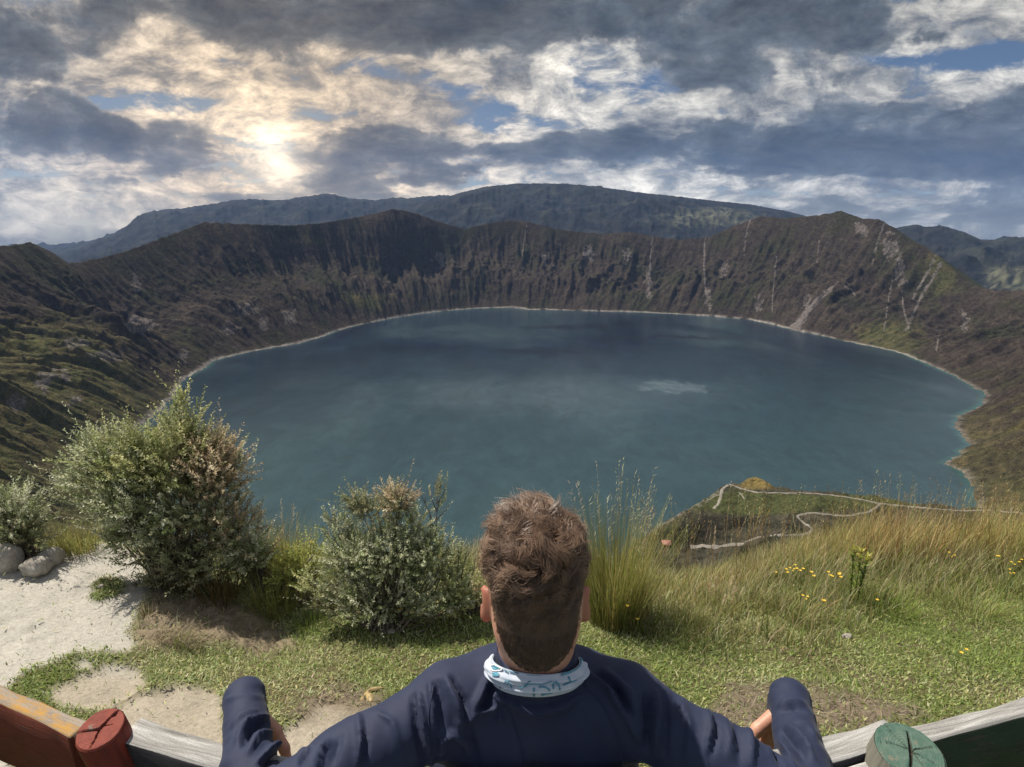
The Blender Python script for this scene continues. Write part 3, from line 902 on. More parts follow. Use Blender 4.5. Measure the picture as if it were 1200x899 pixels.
def build_ground():
    xs = spaced(-70, -4.6, 5.0, 70, .024, 26)
    ys = spaced(-40, .1, 6.2, 46, .024, 26)
    X, Y = np.meshgrid(xs, ys)
    Z = ground_h(X, Y)
    P = np.stack([X, Y, Z], -1)
    sand, bank, dirt = ground_masks(P)
    bare = np.clip(sand + bank + dirt, 0, 1)
    lump = fbm(X * 9, Y * 9, 5.0, 4, .6)
    n2 = fbm(X * 28, Y * 28, 2.0, 3, .6)
    grit = perlin(X * 40, Y * 40, 1.0)
    Z = Z - .018 * sand + .010 * lump * (bare) + .022 * dirt * (ridged(X * 10, Y * 10, 1, 3) - .5) + .055 * bank * lump + .0035 * n2 * bare + .004 * grit * (dirt + bank)
    # foot-worn steps across the sand
    Z = Z + .012 * sand * np.sin((X * .5 + Y * 1.3) * 9 + 3 * lump) * sst(-.2, .3, fbm(X * 1.7, Y * 1.7, 8, 2))
    P[..., 2] = Z
    soil = np.array([.105, .088, .048]); green = np.array([.095, .115, .036])
    c = soil + (green - soil) * sst(-.3, .3, fbm(X * 3, Y * 3, 4, 4))[..., None]
    sc = np.array([.41, .385, .335]) * (1 + .13 * lump[..., None] + .12 * n2[..., None] + .10 * fbm(X * 1.3, Y * 1.3, 9, 3)[..., None])
    bc = np.array([.225, .180, .120]) * (1 + .35 * lump[..., None] + .25 * n2[..., None])
    dc = np.array([.170, .135, .095]) * (1 + .4 * lump[..., None] + .3 * n2[..., None])
    gx, gy, _ = project(P)
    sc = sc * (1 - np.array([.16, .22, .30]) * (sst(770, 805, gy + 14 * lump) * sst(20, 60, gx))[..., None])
    c = c + (sc - c) * sand[..., None]
    c = c + (bc - c) * bank[..., None]
    c = c + (dc - c) * (dirt * (1 - .7 * sand))[..., None]
    t = NT('ground_soil')
    co = t.obj_co(); base = t.attr('Col')
    nz = t.noise(co, 55, 6, .7); nz2 = t.noise(co, 190, 3, .6)
    vor = t.n('ShaderNodeTexVoronoi'); vor.inputs['Scale'].default_value = 46; t.l(co, vor.inputs['Vector'])
    peb = t.maprange(vor.outputs['Distance'], .10, .02)
    cc = t.mix(1.0, base, t.ramp(nz, [(.3, .74), (.7, 1.2)]), 'MULTIPLY')
    cc = t.mix(1.0, cc, t.ramp(nz2, [(.3, .84), (.7, 1.15)]), 'MULTIPLY')
    cc = t.mix(t.math('MULTIPLY', peb, .45), cc, (.20, .17, .13))
    h = t.math('ADD', t.math('ADD', nz, t.math('MULTIPLY', nz2, .4)), t.math('MULTIPLY', peb, .5))
    t.pbsdf(cc, .95, t.bump(h, .75, .012), Specular_IOR_Level=.15)
    o = mesh_obj('ground', P.reshape(-1, 3), grid_faces(len(ys), len(xs)), t.m, col=c.reshape(-1, 3))
    tag(o, kind='structure')


# ------------------------------------------------------------------ blades
def blades(B, L, W, lean, az, curl, col, tipcol=None, seg=3, face=None):
    """ribbon blades: base points, length, width, initial lean, lean azimuth, extra bend; returns arrays"""
    n = len(B)
    k = np.arange(seg + 1) / seg
    ang = lean[:, None] + curl[:, None] * k[None]          # from vertical
    dl = (L / seg)[:, None]
    hx = np.sin(ang) * dl; hz = np.cos(ang) * dl
    hx = np.concatenate([np.zeros((n, 1)), np.cumsum(hx[:, :-1], 1)], 1)
    hz = np.concatenate([np.zeros((n, 1)), np.cumsum(hz[:, :-1], 1)], 1)
    dirx, diry = np.cos(az), np.sin(az)
    cx = B[:, 0:1] + hx * dirx[:, None]; cy = B[:, 1:2] + hx * diry[:, None]; cz = B[:, 2:3] + hz
    fa = az + np.pi / 2 if face is None else face
    wx, wy = np.cos(fa), np.sin(fa)
    wp = (1 - k ** 1.6)[None] * W[:, None] * .5
    wp[:, -1] = W * .04
    Lf = np.stack([cx - wx[:, None] * wp, cy - wy[:, None] * wp, cz], -1)
    Rt = np.stack([cx + wx[:, None] * wp, cy + wy[:, None] * wp, cz], -1)
    V = np.stack([Lf, Rt], 2).reshape(n, -1, 3)            # (n, (seg+1)*2, 3)
    m = (seg + 1) * 2
    q = np.array([[2 * i, 2 * i + 1, 2 * i + 3, 2 * i + 2] for i in range(seg)])
    Q = (np.arange(n)[:, None, None] * m + q[None]).reshape(-1, 4)
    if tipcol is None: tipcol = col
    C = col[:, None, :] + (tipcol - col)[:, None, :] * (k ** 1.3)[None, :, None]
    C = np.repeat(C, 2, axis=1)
    return V.reshape(-1, 3), Q, C.reshape(-1, 3)


def pick(cols, n, jit=.16):
    cols = np.asarray(cols, float)
    i = RNG.integers(0, len(cols), n)
    c = cols[i] * (1 + jit * RNG.normal(size=(n, 1))) * (1 + .07 * RNG.normal(size=(n, 3)))
    return np.clip(c, .004, .9)


LEAFM = {}


def scatter(n, x0, x1, y0, y1):
    x = RNG.uniform(x0, x1, n); y = RNG.uniform(y0, y1, n)
    P = np.stack([x, y, ground_h(x, y)], -1)
    return P


def in_view(P, m=60):
    px, py, dep = project(P)
    return (dep > .35) & (px > -m) & (px < 1200 + m) & (py < 960)


def build_grass():
    LEAFM['grass'] = leaf_material('grass_blade', .38, .5, .25)
    LEAFM['dry'] = leaf_material('dry_blade', .32, .6, .2)
    # --- short turf: small leaves, clover and cut blades
    P = scatter(660000, -4.4, 4.8, -.5, 5.2)
    e = P[:, 1] - edge_y(P[:, 0])
    s, b, d = ground_masks(P)
    bare = np.clip(s + b * .93 + d * .72, 0, 1)
    px, py, dep = project(P)
    clump = fbm(P[:, 0] * 6, P[:, 1] * 6, 3, 4, .6)
    thin = sst(-.42, .05, clump + .18)
    keep = ((P[:, 1] < 1.6) | in_view(P, 260)) & (RNG.random(len(P)) > bare * .985) & (e < .6) & (RNG.random(len(P)) < .30 + .70 * thin)
    far = sst(2.0, 4.5, P[:, 1])
    keep &= RNG.random(len(P)) < (1 - .35 * far)
    P = P[keep]; n = len(P); clump = clump[keep]; px = px[keep]; py = py[keep]
    tone = fbm(P[:, 0] * 1.6, P[:, 1] * 1.6, 6, 4)
    lush = np.exp(-((px - 650) / 260) ** 2 - ((py - 770) / 30) ** 2) * .4 + sst(850, 1150, px) * .35 + .5 * np.exp(-((px - 40) / 60) ** 2 - ((py - 800) / 30) ** 2)
    g1 = pick([(.130, .185, .038), (.165, .210, .050), (.205, .240, .070), (.155, .185, .055)], n)
    g2 = pick([(.285, .300, .135), (.340, .340, .180), (.390, .365, .200), (.250, .265, .110)], n)
    f = sst(-.40, .15, tone - lush + .5 * RNG.normal(size=n) * .5)
    c = g1 + (g2 - g1) * f[:, None]
    L = RNG.uniform(.009, .024, n) * (1 + .6 * np.clip(clump, 0, 1))
    W = RNG.uniform(.0035, .0085, n)
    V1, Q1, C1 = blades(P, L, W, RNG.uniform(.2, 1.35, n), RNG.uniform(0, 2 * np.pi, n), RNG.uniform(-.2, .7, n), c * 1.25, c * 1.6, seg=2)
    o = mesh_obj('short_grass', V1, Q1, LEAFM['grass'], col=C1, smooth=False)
    tag(o, 'short sage green turf with straw patches covering the rim in front of the bench', 'grass', kind='stuff')

    # --- longer green and straw grass near the drop
    P = scatter(170000, -3.2, 4.9, 2.1, 5.6)
    e = P[:, 1] - edge_y(P[:, 0])
    s, b, d = ground_masks(P)
    px, py, dep = project(P)
    right = sst(520, 760, px)
    start = lerp(-.75, -1.30, right) + .35 * fbm(P[:, 0] * 1.5, P[:, 1] * 1.5, 11, 3) + .9 * sst(250, 120, px)
    dens = sst(0, .5, e - start) * sst(1.1, .5, e)
    tuft = sst(-.25, .2, fbm(P[:, 0] * 4, P[:, 1] * 4, 12, 3))
    keep = in_view(P) & (RNG.random(len(P)) < dens * (.25 + .75 * tuft)) & (RNG.random(len(P)) > np.clip(s * 1.2 + b, 0, 1)) & (px > 250)
    P = P[keep]; n = len(P); px = px[keep]; e = e[keep]; st = start[keep]
    prog = np.clip((e - st) / 1.1, 0, 1)
    g1 = pick([(.150, .195, .045), (.195, .235, .055), (.235, .26, .08)], n)
    g2 = pick([(.42, .38, .21), (.50, .46, .28), (.36, .31, .15), (.38, .32, .14)], n)
    dry = np.clip(.42 + .30 * prog + .5 * fbm(P[:, 0] * 2.2, P[:, 1] * 2.2, 13, 3) - .25 * sst(560, 420, px), 0, 1)
    m = RNG.random(n) < dry
    c = np.where(m[:, None], g2, g1)
    L = RNG.uniform(.06, .17, n) * (.6 + 1.25 * prog * (1 - .65 * np.exp(-((px - 830) / 90) ** 2))) * (1 - .35 * sst(560, 460, px))
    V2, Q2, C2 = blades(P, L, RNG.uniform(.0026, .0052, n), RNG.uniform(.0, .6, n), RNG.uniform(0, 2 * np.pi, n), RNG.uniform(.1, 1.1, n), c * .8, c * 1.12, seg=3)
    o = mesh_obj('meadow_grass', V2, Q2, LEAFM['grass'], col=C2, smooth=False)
    tag(o, 'ankle high green and straw grass along the edge of the rim', 'grass', kind='stuff')

    # --- tall brown grass on the right, with bare stalks
    P = scatter(90000, .3, 5.4, 2.9, 5.4)
    e = P[:, 1] - edge_y(P[:, 0])
    px, py, dep = project(P)
    st = -.55 + .30 * fbm(P[:, 0] * 1.4, P[:, 1] * 1.4, 21, 3)
    dens = sst(0, .35, e - st) * sst(1.25, .8, e) * sst(720, 800, px)
    keep = in_view(P, 90) & (RNG.random(len(P)) < dens * (.35 + .65 * sst(-.2, .25, fbm(P[:, 0] * 5, P[:, 1] * 5, 31, 3))))
    P = P[keep]; n = len(P); px = px[keep]; e = e[keep]
    rust = np.clip(np.exp(-((px - 1060) / 95) ** 2) + .5 * np.exp(-((px - 850) / 60) ** 2) + .45 * fbm(P[:, 0] * 2, P[:, 1] * 2, 3, 3), 0, 1)
    a = pick([(.38, .31, .12), (.47, .40, .19), (.30, .28, .085), (.235, .25, .065)], n)
    b_ = pick([(.34, .205, .08), (.42, .27, .11), (.28, .18, .075), (.48, .37, .20)], n)
    c = np.where((RNG.random(n) < rust * .48)[:, None], b_, a)
    hgt = lerp(.13, .50, sst(850, 1050, px)) * (1 + .25 * fbm(P[:, 0] * 1.2, 4.0, 3, 2))
    L = hgt * RNG.uniform(.40, 1.0, n) * (1 + .7 * np.clip(fbm(P[:, 0] * 7, P[:, 1] * 7, 33, 2), -.5, .6))
    V3, Q3, C3 = blades(P, L, RNG.uniform(.0025, .0048, n), RNG.uniform(0, .38, n), RNG.uniform(0, 2 * np.pi, n), RNG.uniform(.05, 1.0, n), c * .95, c * 1.25, seg=4)
    # stalks with thin seed heads
    ns = 520
    P = scatter(9000, .5, 5.6, 3.3, 5.0)
    e = P[:, 1] - edge_y(P[:, 0])
    px, py, dep = project(P)
    keep = in_view(P, 90) & (e > -.35) & (e < .7) & (px > 770) & (RNG.random(len(P)) < .35 + .65 * sst(950, 1100, px))
    P = P[keep][:ns]; n = len(P)
    c = pick([(.34, .26, .12), (.28, .17, .06), (.42, .36, .20)], n)
    L = RNG.uniform(.34, .72, n)
    fa = RNG.normal(0, .3, n)
    az = RNG.uniform(0, 2 * np.pi, n); ln = RNG.uniform(0, .16, n); cu = RNG.uniform(.0, .4, n)
    Va, Qa, Ca = blades(P, L, np.full(n, .0034), ln, az, cu, c * .8, c, seg=5, face=fa)
    mb = MB()
    mb.add(V3, Q3, None, C3); mb.add(Va, Qa, None, Ca)
    # seed heads: little spikelets along the top of each stalk
    top = Va.reshape(n, -1, 3)[:, -2]
    below = Va.reshape(n, -1, 3)[:, -6]
    sb = []; sl = []
    for i in range(n):
        for k in np.linspace(.15, 1.0, 9):
            sb.append(below[i] + (top[i] - below[i]) * k)
    sb = np.array(sb); m_ = len(sb)
    cs = np.repeat(c, 9, axis=0) * 1.1
    Vs, Qs, Cs = blades(sb, RNG.uniform(.012, .028, m_), np.full(m_, .0042), RNG.uniform(.2, .8, m_), RNG.uniform(0, 6.28, m_), RNG.uniform(0, .6, m_), cs, cs, seg=2)
    mb.add(Vs, Qs, None, Cs)
    o = mb.build('tall_grass', LEAFM['dry'], smooth=False)
    tag(o, 'knee high rusty brown grass with thin seed stalks at the right edge of the rim', 'tall grass', kind='stuff')

    # --- dead thatch and trampled straw on the dirt hollows
    P = scatter(110000, -2.6, 3.0, 1.0, 3.6)
    s, b, d = ground_masks(P)
    keep = in_view(P) & (RNG.random(len(P)) < d * .42 + b * .30 + .012) & (s < .4)
    P = P[keep]; n = len(P)
    c = pick([(.30, .25, .17), (.36, .31, .22), (.19, .15, .10), (.13, .10, .07), (.17, .17, .08)], n)
    V4, Q4, C4 = blades(P + [0, 0, .004], RNG.uniform(.03, .075, n), RNG.uniform(.0018, .004, n), RNG.uniform(.9, 1.6, n), RNG.uniform(0, 6.28, n), RNG.uniform(-.3, .6, n), c, c, seg=2)
    o = mesh_obj('dead_grass', V4, Q4, LEAFM['dry'], col=C4, smooth=False)
    tag(o, 'trampled dead straw over the worn dirt hollows by the bench', 'dead grass', kind='stuff')


# ------------------------------------------------------------------ tussocks, flowers, leaves, stones
def ground_pt(px, py):
    for k in range(60):
        g = march(px, py + 2 * k, ground_h, .6, 9, 1800)
        if g is not None and g[1] < 5.6: return g
    raise ValueError('no ground under %s %s' % (px, py))


def tussock(px, py, n, h, spread, cols, name='tussock_grass', wid=.0032, seeds=0, label=None, group=None, droop=.7, az0=None, curl=None):
    c0 = ground_pt(px, py)
    root = empty(name, c0)
    tag(root, label, 'grass tuft', group)
    a = RNG.uniform(0, 6.283, n); r = spread * .35 * np.sqrt(RNG.random(n))
    x = r * np.cos(a); y = r * np.sin(a)
    B = np.stack([x, y, ground_h(c0[0] + x, c0[1] + y) - c0[2] - .01], -1)
    c = pick(cols, n)
    az = a + RNG.normal(0, .5, n) if az0 is None else RNG.normal(az0, .7, n)
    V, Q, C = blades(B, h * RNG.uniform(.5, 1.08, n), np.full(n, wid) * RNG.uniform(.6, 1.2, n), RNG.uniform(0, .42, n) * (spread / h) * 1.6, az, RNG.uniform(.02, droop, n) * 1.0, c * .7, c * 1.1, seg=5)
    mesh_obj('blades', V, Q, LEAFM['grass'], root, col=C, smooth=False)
    if seeds:
        mb = MB()
        a = RNG.uniform(0, 6.283, seeds)
        B = np.stack([spread * .2 * np.cos(a), spread * .2 * np.sin(a), np.zeros(seeds)], -1)
        c = pick([(.33, .26, .13), (.42, .36, .22)], seeds)
        V, Q, C = blades(B, h * RNG.uniform(1.0, 1.28, seeds), np.full(seeds, .0028), RNG.uniform(0, .2, seeds), a, RNG.uniform(0, .3, seeds), c * .8, c, seg=5)
        mb.add(V, Q, None, C)
        v = V.reshape(seeds, -1, 3)
        sb = np.concatenate([v[:, -6] + (v[:, -2] - v[:, -6]) * k for k in np.linspace(.2, 1, 14)])
        m_ = len(sb)
        cs = np.tile(c, (14, 1)) * 1.1
        V, Q, C = blades(sb, RNG.uniform(.012, .032, m_), np.full(m_, .0036), RNG.uniform(.3, 1.2, m_), RNG.uniform(0, 6.28, m_), RNG.uniform(0, .8, m_), cs, cs, seg=2)
        mb.add(V, Q, None, C)
        mb.build('seed_heads', LEAFM['dry'], root, smooth=False)
    return root


def build_tussocks():
    green = [(.18, .20, .042), (.23, .235, .052), (.28, .265, .07), (.15, .18, .042)]
    gold = [(.38, .34, .11), (.32, .30, .085), (.45, .39, .16)]
    lime = [(.22, .26, .055), (.28, .30, .075), (.35, .33, .115)]
    straw = [(.36, .30, .18), (.42, .36, .24), (.27, .22, .12)]
    brown = [(.20, .155, .065), (.15, .12, .05), (.25, .19, .08)]
    tussock(720, 728, 1350, .68, .42, green + gold, seeds=34, label='tall green tussock with pale feathery seed heads just right of the man\'s head', droop=.45)
    tussock(752, 735, 160, .20, .26, straw + lime, label='low straw tuft at the right foot of the tall green tussock')
    tussock(810, 738, 170, .15, .22, lime, label='yellow green tuft in the meadow between the tall tussock and the brown grass')
    tussock(95, 645, 300, .24, .26, gold + lime, label='golden tuft at the left foot of the large silvery bush')
    tussock(70, 640, 150, .19, .2, gold, label='small golden tuft between the boulders and the large silvery bush')
    tussock(322, 716, 360, .27, .3, lime + gold[:1], label='drooping lime green tussock between the two silvery bushes', droop=1.1)
    tussock(352, 690, 260, .30, .22, lime + gold, label='upright yellow green tuft against the left side of the smaller bush')
    tussock(365, 735, 200, .16, .24, [(.11, .16, .03), (.14, .18, .04)], label='low bright green tuft below the left side of the smaller bush')
    tussock(258, 702, 330, .30, .3, brown, label='dry brown grass hanging under the right side of the large bush', droop=1.3)
    tussock(215, 690, 200, .22, .26, brown + green[:1], label='brown and green grass under the middle of the large bush', droop=1.2)
    tussock(172, 683, 150, .10, .18, [(.12, .16, .035), (.16, .18, .05)], label='small green tuft on the sand edge under the large bush')
    tussock(172, 722, 60, .12, .08, straw, label='thin upright straw tuft at the sand path edge')
    tussock(200, 748, 170, .13, .24, straw, label='flattened straw tuft on the worn bank right of the sand path', droop=1.6, az0=.2)
    tussock(222, 758, 130, .12, .2, straw + lime[:1], label='straw and green tuft at the lower end of the worn bank', droop=1.6, az0=.2)
    tussock(128, 692, 110, .05, .2, [(.14, .15, .04), (.20, .17, .09)], label='low mossy patch standing alone on the sand path', droop=1.2)
    tussock(540, 705, 200, .17, .28, straw + brown[:1], label='pale dry grass between the smaller bush and the man\'s head')
    tussock(905, 742, 60, .08, .16, straw, label='small faded straw tuft on the lawn below the brown grass')
    tussock(338, 672, 520, .42, .32, lime + gold, name='tussock_grass', label='tall yellow green tuft on the edge between the two silvery bushes', seeds=8)
    tussock(316, 664, 320, .32, .24, gold + lime, label='golden tuft just right of the large bush at the drop')
    tussock(372, 690, 240, .26, .24, lime + green[:2], label='green tuft leaning into the left side of the smaller bush')
    tussock(556, 690, 260, .26, .3, straw + brown, label='brown straw tuft at the right foot of the smaller bush', seeds=6)
    tussock(845, 716, 300, .14, .30, lime + gold, label='dense yellow green tussock at the left end of the brown grass', seeds=14)
    tussock(1035, 718, 420, .20, .40, [(.19, .25, .05), (.25, .29, .07)], label='bright green tussock below the leafy weed in front of the brown grass')
    tussock(1140, 722, 420, .20, .44, [(.21, .26, .06), (.27, .30, .08), (.34, .33, .13)], label='pale green tussock at the right in front of the brown grass')
    tussock(930, 722, 380, .19, .40, lime + brown[:1], label='yellow green tussock among the yellow flowers')
    # bright green leafy weed among the brown grass
    c0 = ground_pt(1000, 706)
    root = empty('leafy_weed', c0); tag(root, 'bright green leafy weed with yellow tips standing in the brown grass', 'weed')
    mb, mf = MB(), MB()
    for k in range(3):
        a = k * 2.1
        p = np.array([[.02 * math.cos(a), .02 * math.sin(a), 0], [.03 * math.cos(a), .03 * math.sin(a), .15], [.045 * math.cos(a), .04 * math.sin(a), .30 + .03 * k]])
        mb.tube(p, [.004, .003, .0015], 5, (.12, .15, .04))
        n = 60
        f = RNG.uniform(.25, 1, n)
        B = np.stack([np.interp(f, [0, .5, 1], p[:, i]) for i in range(3)], -1)
        c = np.where((f > .86)[:, None], pick([(.42, .40, .07)], n), pick([(.16, .22, .04), (.22, .27, .06)], n))
        V, Q, C = blades(B, RNG.uniform(.03, .06, n) * (1.2 - .5 * f), np.full(n, .013), RNG.uniform(.5, 1.2, n), RNG.uniform(0, 6.28, n), RNG.uniform(0, .8, n), c, c, seg=3)
        mf.add(V, Q, None, C)
    mb.build('stem', LEAFM['grass'], root); mf.build('leaves', LEAFM['grass'], root, smooth=False)


def build_flowers():
    t = NT('yellow_petal')
    t.pbsdf((.62, .42, .03), .6)
    pet = t.m
    protos = []
    for var in range(3):
        root = empty('wildflower', (0, 0, 0))
        mb = MB()
        h = (.16, .22, .12)[var]
        p = np.array([[0, 0, 0], [.006, .004, h * .5], [.014 * (var - 1), .01, h]])
        mb.tube(p, [.0022, .0018, .0014], 5, (.16, .19, .05))
        B = np.array([p[1] * .5, p[1] * .9, p[1]])
        V, Q, C = blades(B, np.full(3, .05), np.full(3, .006), np.array([.6, .8, .5]), np.array([.3, 2.4, 4.4]), np.full(3, .5), np.tile([[.13, .18, .04]], (3, 1)), seg=3)
        mb.add(V, Q, None, C)
        mb.build('stem', LEAFM['grass'], root)
        for fl in range(1 + (var == 0) * 2 + (var == 1)):
            fb = MB()
            cpos = p[2] + np.array([.02 * math.cos(fl * 2.2), .02 * math.sin(fl * 2.2), .012 * fl]) * (fl > 0)
            npet = 9
            ang = np.arange(npet) * 2 * np.pi / npet
            V, Q, C = blades(np.tile(cpos, (npet, 1)), np.full(npet, .013), np.full(npet, .0075), np.full(npet, 1.0), ang, np.full(npet, .3), np.tile([[.8, .6, .02]], (npet, 1)), seg=2)
            fb.add(V, Q, None, C)
            fb.tube([cpos, cpos + [0, 0, .004]], [.004, .003], 6)
            fb.build('flower', pet, root, smooth=False)
        protos.append(root)
    spots = [(925, 668), (918, 672), (932, 664), (937, 671), (968, 675), (976, 679), (983, 681), (948, 681), (1027, 695), (1108, 653), (1162, 654), (1168, 645), (1188, 656), (1183, 660), (905, 668), (940, 700), (960, 704), (1024, 705), (1176, 668),
             (348, 672), (328, 643), (343, 660), (395, 625), (430, 715), (465, 712), (734, 709), (748, 724), (1120, 760), (372, 640)]
    first = [True] * 3
    for i, (px, py) in enumerate(spots):
        v = i % 3
        src = protos[v]
        if first[v]:
            o = src; first[v] = False
        else:
            o = src.copy(); COL.objects.link(o)
            for ch in list(src.children):
                c = ch.copy(); COL.objects.link(c); c.parent = o
        h = (.14, .19, .105)[v]
        # stand on the meadow so that the bloom shows at its place
        base = None
        for dy in np.linspace(8, 80, 37):
            g = ground_pt(px, py + dy)
            if g is None or g[1] > 5.2: continue
            tp = g + [0, 0, h]
            _, ty, _ = project(tp)
            if ty >= py - 1:
                base = g; break
        if base is None: base = ground_pt(px, py + 40)
        o.location = base
        o.rotation_euler = (0, 0, RNG.uniform(0, 6))
        s = float(RNG.uniform(.75, 1.0)); o.scale = (s, s, s)
        if px > 880 and py < 720:
            lab, g = 'small yellow wildflower standing in the tall brown grass on the right', 'yellow flowers in the brown grass'
        elif px < 500 and py < 690:
            lab, g = 'small yellow wildflower growing beside the smaller silvery bush', 'yellow flowers by the smaller bush'
        elif px < 500:
            lab, g = 'yellow wildflower low in front of the foot of the smaller bush', 'yellow flowers before the smaller bush'
        elif px < 800:
            lab, g = 'tiny yellow wildflower in the grass right of the man\'s head', 'yellow flowers by the tall tussock'
        else:
            lab, g = 'single yellow wildflower alone on the short turf at the right', None
        tag(o, lab, 'flower', g)


def build_leaf_litter():
    """the curled yellowed husk lying on the dirt left of the man"""
    t = NT('husk')
    co = t.obj_co(); nz = t.noise(co, 60, 5, .6)
    t.pbsdf(t.ramp(nz, [(.3, (.20, .13, .05)), (.55, (.38, .28, .12)), (.75, (.46, .38, .20))]), .6, t.bump(nz, .4, .002))
    c0 = ground_pt(430, 812)
    root = empty('dry_husk', c0)
    tag(root, 'curled yellow brown dry husk lying on bare dirt left of the man', 'husk')
    for (ex, ey, w, lift) in ((-.022, -.150, .0125, .010), (.050, -.095, .0135, .020), (.075, .018, .008, .012)):
        n = 9
        s = np.linspace(0, 1, n)
        V = []
        for k in s:
            wd = w * (math.sin(math.pi * (k * .92 + .06)) ** .7)
            cx, cy = ex * k, ey * k
            dn = np.array([-ey, ex]) / math.hypot(ex, ey)
            zz = .012 + lift * math.sin(math.pi * min(1, k * 1.05)) * .8
            for u in (-1, -.5, 0, .5, 1):
                V.append((cx + dn[0] * wd * u, cy + dn[1] * wd * u, zz - .009 * u * u))
        V = np.array(V)
        V2 = np.concatenate([V, V - [0, 0, .0025]])
        F = grid_faces(n, 5)
        o = mesh_obj('husk_strip', V2, [np.concatenate([F, F[:, ::-1] + len(V)])], t.m, root)


def stone(name, px, py, size, label, cat, group=None, seed=0, mat=None, sink=.3, base=None):
    c0 = ground_pt(px, py) if base is None else base
    nu, nv = 34, 20
    th = np.linspace(0, 2 * np.pi, nu, endpoint=False); ph = np.linspace(-np.pi / 2, np.pi / 2, nv)
    T, Pp = np.meshgrid(th, ph)
    d = np.stack([np.cos(Pp) * np.cos(T), np.cos(Pp) * np.sin(T), np.sin(Pp)], -1)
    f = 1 + .32 * fbm(d[..., 0] * 1.1 + seed, d[..., 1] * 1.1, d[..., 2] * 1.1, 3) + .06 * fbm(d[..., 0] * 4 + seed, d[..., 1] * 4, d[..., 2] * 4, 3)
    pw = np.sign(d) * np.abs(d) ** .8
    V = pw * f[..., None] * np.array(size) * .5
    V[..., 2] += size[2] * (.5 - sink)
    o = mesh_obj(name, V.reshape(-1, 3), grid_faces(nv, nu, wrap=True), mat)
    o.location = c0
    tag(o, label, cat, group)
    return o


def build_stones():
    t = NT('pumice_rock')
    co = t.obj_co(); nz = t.noise(co, 9, 6, .65); nz2 = t.noise(co, 60, 4, .6)
    col = t.ramp(nz, [(.3, (.20, .175, .15)), (.55, (.36, .33, .28)), (.75, (.50, .47, .41))])
    col = t.mix(1.0, col, t.ramp(nz2, [(.3, .75), (.7, 1.15)]), 'MULTIPLY')
    t.pbsdf(col, .95, t.bump(t.math('ADD', nz, t.math('MULTIPLY', nz2, .3)), .8, .02), Specular_IOR_Level=.2)
    m = t.m
    S = lambda *a, **k: stone(*a, mat=m, **k)
    S('boulder', 8, 662, (.17, .16, .19), 'tallest pale boulder cut by the left edge beside the sand path', 'rock', seed=1)
    S('boulder', 44, 668, (.14, .13, .11), 'low middle boulder of the three on the sand path', 'rock', seed=5)
    S('boulder', 61, 658, (.12, .14, .12), 'rounded boulder nearest the large bush on the sand path', 'rock', seed=9)
    S('pebble', 32, 672, (.022, .02, .016), 'small brown pebble in front of the middle boulder', 'stone', seed=3)
    S('stone', 459, 741, (.045, .035, .022), 'small flat grey stone on the turf below the smaller bush', 'stone', seed=4)
    S('stone', 993, 747, (.05, .035, .026), 'small pale stone on the lawn right of the man below the brown grass', 'stone', seed=6)
    S('stone', 118, 688, (.03, .03, .02), 'small dark stone beside the mossy patch on the sand', 'stone', seed=8)


